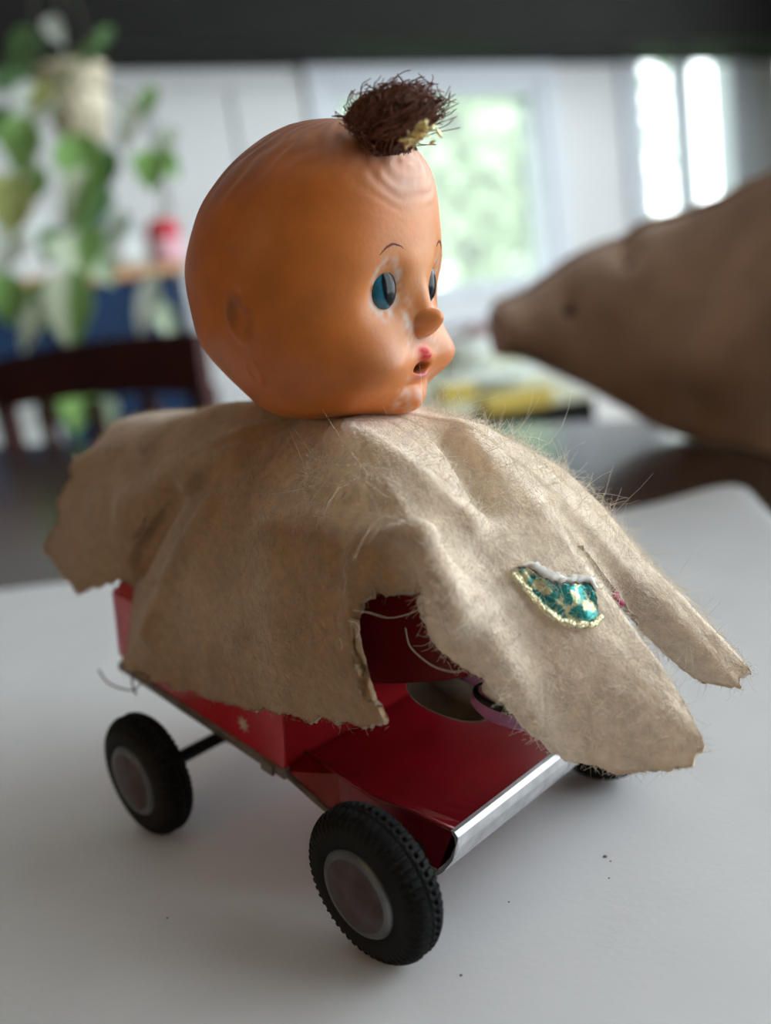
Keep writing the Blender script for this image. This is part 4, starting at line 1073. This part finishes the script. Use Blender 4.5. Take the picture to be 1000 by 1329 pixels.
# --- hanging plant
PD = 2.3
pot = at(100, 140, PD)
pl = thing('hanging_plant', 'trailing green and cream leaved plant in a cream hanging pot', 'plant', pot-wz*.09)
MB().lathe([(.001, -.085), (.055, -.085), (.075, .0), (.085, .075), (.09, .075), (.09, .09), (.08, .09), (.07, .05), (.001, .05)], 36, o=pot).build('pot', 'pot_cream', pl, smooth=True)
for k in range(3):
    a = k*2.094+.4; e_ = pot+np.array([.085*math.cos(a), .085*math.sin(a), .085])
    MB().tube([e_, (e_+pot)/2+wz*.25, np.array([pot[0], pot[1], HZ-.01])], .003, 6).build('cord', 'cord', pl, smooth=True)
def leaf(x, y, L, W_, rot_, tone, D, tilt=.3, seed=0):
    c = at(x, y, D); ax_ = cu*math.cos(rot_)+cr*math.sin(rot_); ax_ = -ax_; bx = np.cross(ax_, -cf); bx /= np.linalg.norm(bx); nx = np.cross(bx, ax_)
    q = np.random.default_rng(seed)
    ax_ = ax_*math.cos(tilt)+nx*math.sin(tilt)*(1 if q.random() < .5 else -1); nx = np.cross(bx, ax_)
    sz = D/F; Lm, Wm = L*sz, W_*sz; V = []; cl = []
    nu_, nv_ = 15, 9
    tones = {'g': ((.20, .42, .10), (.30, .52, .18)), 'd': ((.08, .19, .07), (.14, .27, .11)), 'p': ((.50, .64, .46), (.66, .76, .60)), 'y': ((.45, .54, .16), (.60, .66, .28)), 'm': ((.26, .48, .15), (.62, .72, .54)), 'w': ((.55, .62, .57), (.70, .75, .70))}[tone]
    for i in range(nu_):
        t = i/(nu_-1); wd = (math.sin(math.pi*min(1, t**.62)))**.85 if t > 0 else 0.0
        if t == 0: wd = .12
        for j in range(nv_):
            v = (j/(nv_-1)-.5)*2
            pos = c+ax_*(t-.5)*Lm+bx*v*wd*Wm/2+nx*(abs(v)*.16*Wm*wd-.18*Lm*(t-.4)**2)
            V.append(pos); mixf = (1 if v > .1 else 0) if tone == 'm' else q.random(); cl.append(np.array(tones[0])*(1-mixf)+np.array(tones[1])*mixf)
    V = np.array(V); nf = grid_faces(nu_, nv_)
    V2_ = np.concatenate([V, V-nx*.0008]); n_ = len(V)
    return mesh('leaf', V2_, nf+[tuple(i+n_ for i in f)[::-1] for f in nf], 'leaf', pl, smooth=True, colors=np.concatenate([cl, cl]))
LV = [  # x, y, length px, width px, rot, tone, depth
 (28, 190, 75, 60, .3, 'g', 1.78), (10, 168, 60, 50, -.5, 'd', 1.84), (40, 140, 70, 60, .7, 'w', 1.80), (18, 105, 90, 40, 1.3, 'd', 1.85), (72, 98, 60, 34, 1.2, 'd', 1.80),
 (52, 130, 46, 30, .8, 'y', 1.76), (15, 268, 80, 70, .2, 'y', 1.8), (40, 240, 60, 50, .9, 'm', 1.86), (108, 215, 80, 66, -.2, 'g', 1.76), (135, 222, 60, 44, .3, 'd', 1.82),
 (100, 262, 90, 50, .5, 'm', 1.78), (120, 275, 84, 44, .35, 'd', 1.84), (105, 330, 76, 80, -.25, 'm', 1.74), (70, 320, 60, 44, .3, 'd', 1.80), (132, 345, 60, 40, -.4, 'p', 1.78),
 (92, 405, 110, 66, .15, 'm', 1.72), (60, 395, 80, 40, -.2, 'd', 1.80), (12, 390, 70, 56, .1, 'g', 1.76), (40, 425, 80, 30, .5, 'p', 1.74), (190, 400, 88, 30, .35, 'w', 1.80),
 (218, 420, 66, 28, -.4, 'p', 1.84), (195, 222, 52, 46, .1, 'g', 1.72), (220, 215, 40, 30, -.6, 'g', 1.76), (192, 133, 44, 24, .6, 'g', 1.80), (215, 185, 44, 20, .7, 'p', 1.82),
 (165, 165, 70, 34, .4, 'w', 1.9), (102, 530, 76, 52, .05, 'g', 1.72), (135, 545, 64, 44, -.2, 'p', 1.74), (65, 540, 60, 40, .5, 'd', 1.80), (135, 52, 50, 20, .2, 'd', 1.8), (72, 40, 60, 26, -.5, 'w', 1.86), (115, 72, 44, 26, 1.2, 'd', 1.78), (8, 330, 80, 46, .4, 'w', 1.86), (150, 300, 60, 34, .7, 'w', 1.86), (30, 70, 70, 50, 1.0, 'd', 1.83)]
for i, (x, y, L, W_, ro, tn_, D_) in enumerate(LV): leaf(x, y, L, W_, ro, tn_, D_+.42, .35, 100+i)
for st in ([(95, 110), (70, 140), (35, 170), (15, 230), (12, 300), (10, 370), (30, 410)], [(100, 110), (120, 150), (112, 210), (105, 280), (100, 340), (95, 400), (100, 470), (105, 520)], [(110, 110), (150, 120), (185, 150), (200, 200), (210, 260), (200, 330), (195, 380)], [(100, 105), (100, 70), (120, 50), (135, 40)], [(85, 110), (60, 90), (30, 75)], [(105, 520), (125, 535)]):
    q_ = curve(st, 24); MB().tube([at(x, y, PD-.12) for x, y in q_], .0028, 6).build('stem', 'stem', pl, smooth=True)

# --- warm lamp in the room behind the camera
lp = CW-cf*.9*np.array([1, 1, 0])-cr*np.array([1, 1, 0])*1.3+np.array([0, 0, .55])
lamp = thing('pendant_lamp', 'round warm pendant lamp hanging in the room', 'lamp', lp-wz*.08)
MB().lathe([(.001, -.06), (.03, -.05), (.05, -.025), (.058, 0), (.05, .025), (.03, .05), (.012, .07)], 24, o=lp).build('bulb', 'lamp_glow', lamp, smooth=True)
MB().tube([lp+wz*.06, np.array([lp[0], lp[1], HZ-.01])], .004, 6).build('flex', 'cord', lamp, smooth=True)
for o in list(bpy.data.objects):
    if '_o' in o: del o['_o']
